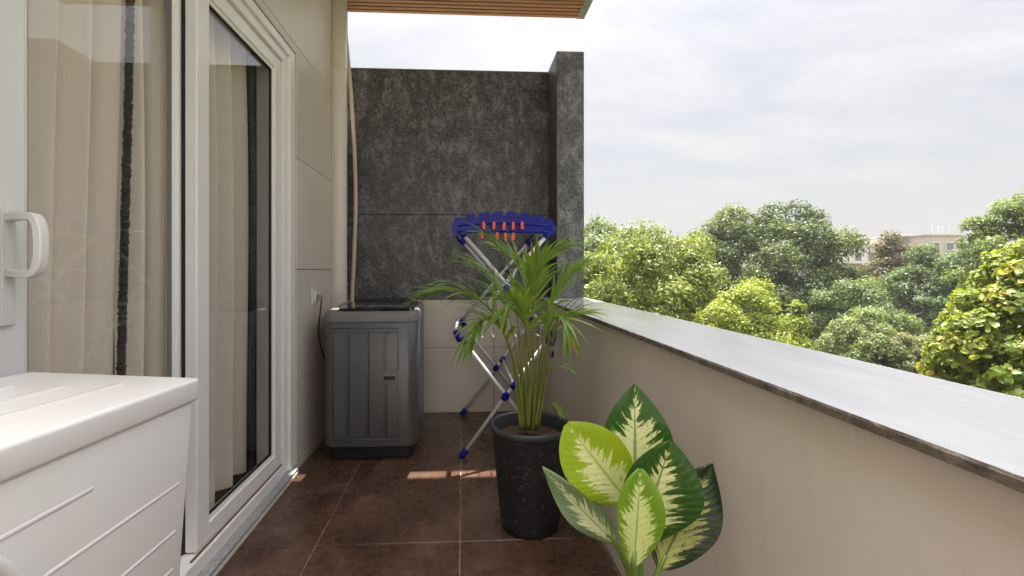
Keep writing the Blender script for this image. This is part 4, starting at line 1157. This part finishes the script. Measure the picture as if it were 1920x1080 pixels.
for i in order:
    o = link('leaf', LM[r.choice(4, p=(.34, .36, .28, .02))], None, root, Vector(P[i] + np.array([0, -0.05, 0.03])))
    z = Vector(nrm[i]).normalized()
    o.rotation_mode = 'QUATERNION'; o.rotation_quaternion = z.to_track_quat('Z', 'X') @ Euler((0, 0, r.uniform(0, 6.28))).to_quaternion()
    s_ = 0.092 * r.uniform(.7, 1.3); o.scale = (s_, s_, s_)
for (px, py, Y, w_, h_, sd_, lab) in ((1250, 488, 48, 240, 70, 21, 'hazy green tree line crown below the small pale tower block'), (1590, 500, 44, 150, 80, 22, 'small green tree in front of the orange brick house'),
                                      (1850, 470, 42, 160, 90, 23, 'green tree beneath the roof with the aerials'), (1330, 452, 31, 110, 110, 24, 'small lighter green tree at the flank of the large dark tree')):
    tree('background_tree', lab, px, py, Y, w_, h_, 14000, .22, (0.05, 0.085, 0.03), (0.11, 0.15, 0.055), 40, .24, seed=sd_)
# far wood that reads as one mass
r = np.random.default_rng(77)
n = 60000; xx = r.uniform(-60, 190, n); yy = r.uniform(85, 130, n)
zz = ZG + (9.0 + 1.3 * np.sin(xx * .21) + 1.0 * np.sin(xx * .53 + 1) + .7 * np.sin(xx * 1.3)) * r.uniform(0, 1, n) ** .35
far = leaf_cloud('far_wood', None, np.stack([xx, yy, zz], 1), r.normal(size=(n, 3)) * .5 + np.array([0, -.3, .8]), r.uniform(.5, 1.1, n),
                 np.array([0.06, 0.095, 0.035]) * r.uniform(.7, 1.4, (n, 1)), .7, r)
tag(far, 'far-off green wood along the horizon', 'wood', kind='stuff')

# ---- houses beyond the trees
def block(name, label, x0, x1, y0, y1, z1, mat, wins, cat='building'):
    root = empty(name, ((x0 + x1) / 2, (y0 + y1) / 2, ZG)); tag(root, label, cat)
    MB().box(x0, x1, y0, y1, ZG, z1).build('wall', mat, root)
    MB().box(x0 - .15, x1 + .15, y0 - .15, y1 + .15, z1, z1 + .28).build('roof', 'far_white', root)
    for (wx, wz, ww_, wh) in wins:
        f = MB().box(wx, wx + ww_, y0 - .10, y0 - .02, wz, wz + wh).build('window', 'far_white', root)
        MB().box(wx + .12, wx + ww_ - .12, y0 - .13, y0 - .101, wz + .12, wz + wh - .12).build('pane', 'far_pane', f)
    return root
a, e = atY(1262, 458, 85), atY(1296, 520, 85)
t_ = block('tower_block', 'small pale tower block in the gap between the trees', a.x, e.x, 85, 92, a.z, 'far_white', [(a.x + .5, a.z - 2.2, .9, 1.3), (a.x + 1.9, a.z - 2.2, .9, 1.3), (a.x + .5, a.z - 5, .9, 1.3), (a.x + 1.9, a.z - 5, .9, 1.3)])
MB().box(a.x + .4, a.x + 1.7, 86, 89, a.z + .28, a.z + 1.0).build('stair_head', 'far_white', t_)
o1, o2 = atY(1232, 466, 88), atY(1262, 500, 88)
block('low_block', 'low pale house against the small tower block', o1.x, o2.x - .3, 88, 95, o1.z, 'far_wall', [(o1.x + .6, o1.z - 2.3, 1.0, 1.3)])
a, e = atY(1588, 462, 62), atY(1760, 462, 62)
lb = block('long_building', 'long pale building with a pergola roof behind the trees', a.x, e.x, 62, 74, a.z, 'far_white', [(a.x + 1.0 + 1.9 * k, a.z - 2.3, 1.1, 1.5) for k in range(6)])
# pergola on its roof
z0 = a.z + 0.28; zl = atY(1600, 452, 62).z; zr_ = atY(1738, 440, 62).z
for k in range(5):
    t = k / 4; x = a.x + 0.3 + (e.x - a.x - .6) * t; zt_ = zl + (zr_ - zl) * t
    MB().box(x - .07, x + .07, 62.2, 62.34, z0, zt_).build('post', 'far_steel', lb)
MB().obox((a.x, 62.27, zl + .04), (e.x, 62.27, zr_ + .04), .12, .12).build('roof_beam', 'far_steel', lb)
MB().obox((a.x, 65, zl + .25), (e.x, 65, zr_ + .25), 5.2, .06).build('roof_sheet', 'far_white', lb)
a, e = atY(1738, 437, 60), atY(1806, 437, 60)
pb_ = block('aerial_building', 'beige flat-roofed building carrying four thin roof aerials', a.x, e.x, 60, 70, a.z - .28, 'far_wall', [(a.x + .6, a.z - 2.4, 1.2, 1.2), (a.x + 2.6, a.z - 2.4, 1.2, 1.2)])
for px, h_ in ((1748, 1.25), (1760, 1.0), (1768, 1.0), (1780, 1.3)):
    q = atY(px, 437, 61)
    b = MB(); b.tube([(q.x, 61, a.z), (q.x, 61, a.z + h_)], .05, 6)
    for zz_ in (.5, .7, .9): b.obox((q.x - .16, 61, a.z + h_ * zz_), (q.x + .16, 61, a.z + h_ * zz_), .05, .05)
    b.build('aerial', 'far_steel', pb_)
a, e = atY(1588, 494, 50), atY(1630, 494, 50)
block('brick_house', 'orange brick house with two dark windows glimpsed between crowns', a.x, e.x + 1, 50, 56, a.z, 'far_brick', [(atY(1598, 505, 50).x, atY(1600, 518, 50).z, .42, .80), (atY(1607, 505, 50).x, atY(1600, 518, 50).z, .42, .80)])

# ---- the hazy air over the gardens
m = bpy.data.materials.new('haze'); m.use_nodes = True; nt = m.node_tree; nt.nodes.remove(nt.nodes['Principled BSDF'])
pv = nt.nodes.new('ShaderNodeVolumePrincipled'); pv.inputs['Color'].default_value = (0.95, 0.95, 0.97, 1); pv.inputs['Density'].default_value = 0.0006
nt.links.new(pv.outputs[0], nt.nodes['Material Output'].inputs['Volume']); MATS['haze'] = m
o = MB().box(-910, 1210, -310, 1510, ZG - 1.0, 7.0).build('haze', 'haze'); tag(o, kind='stuff')
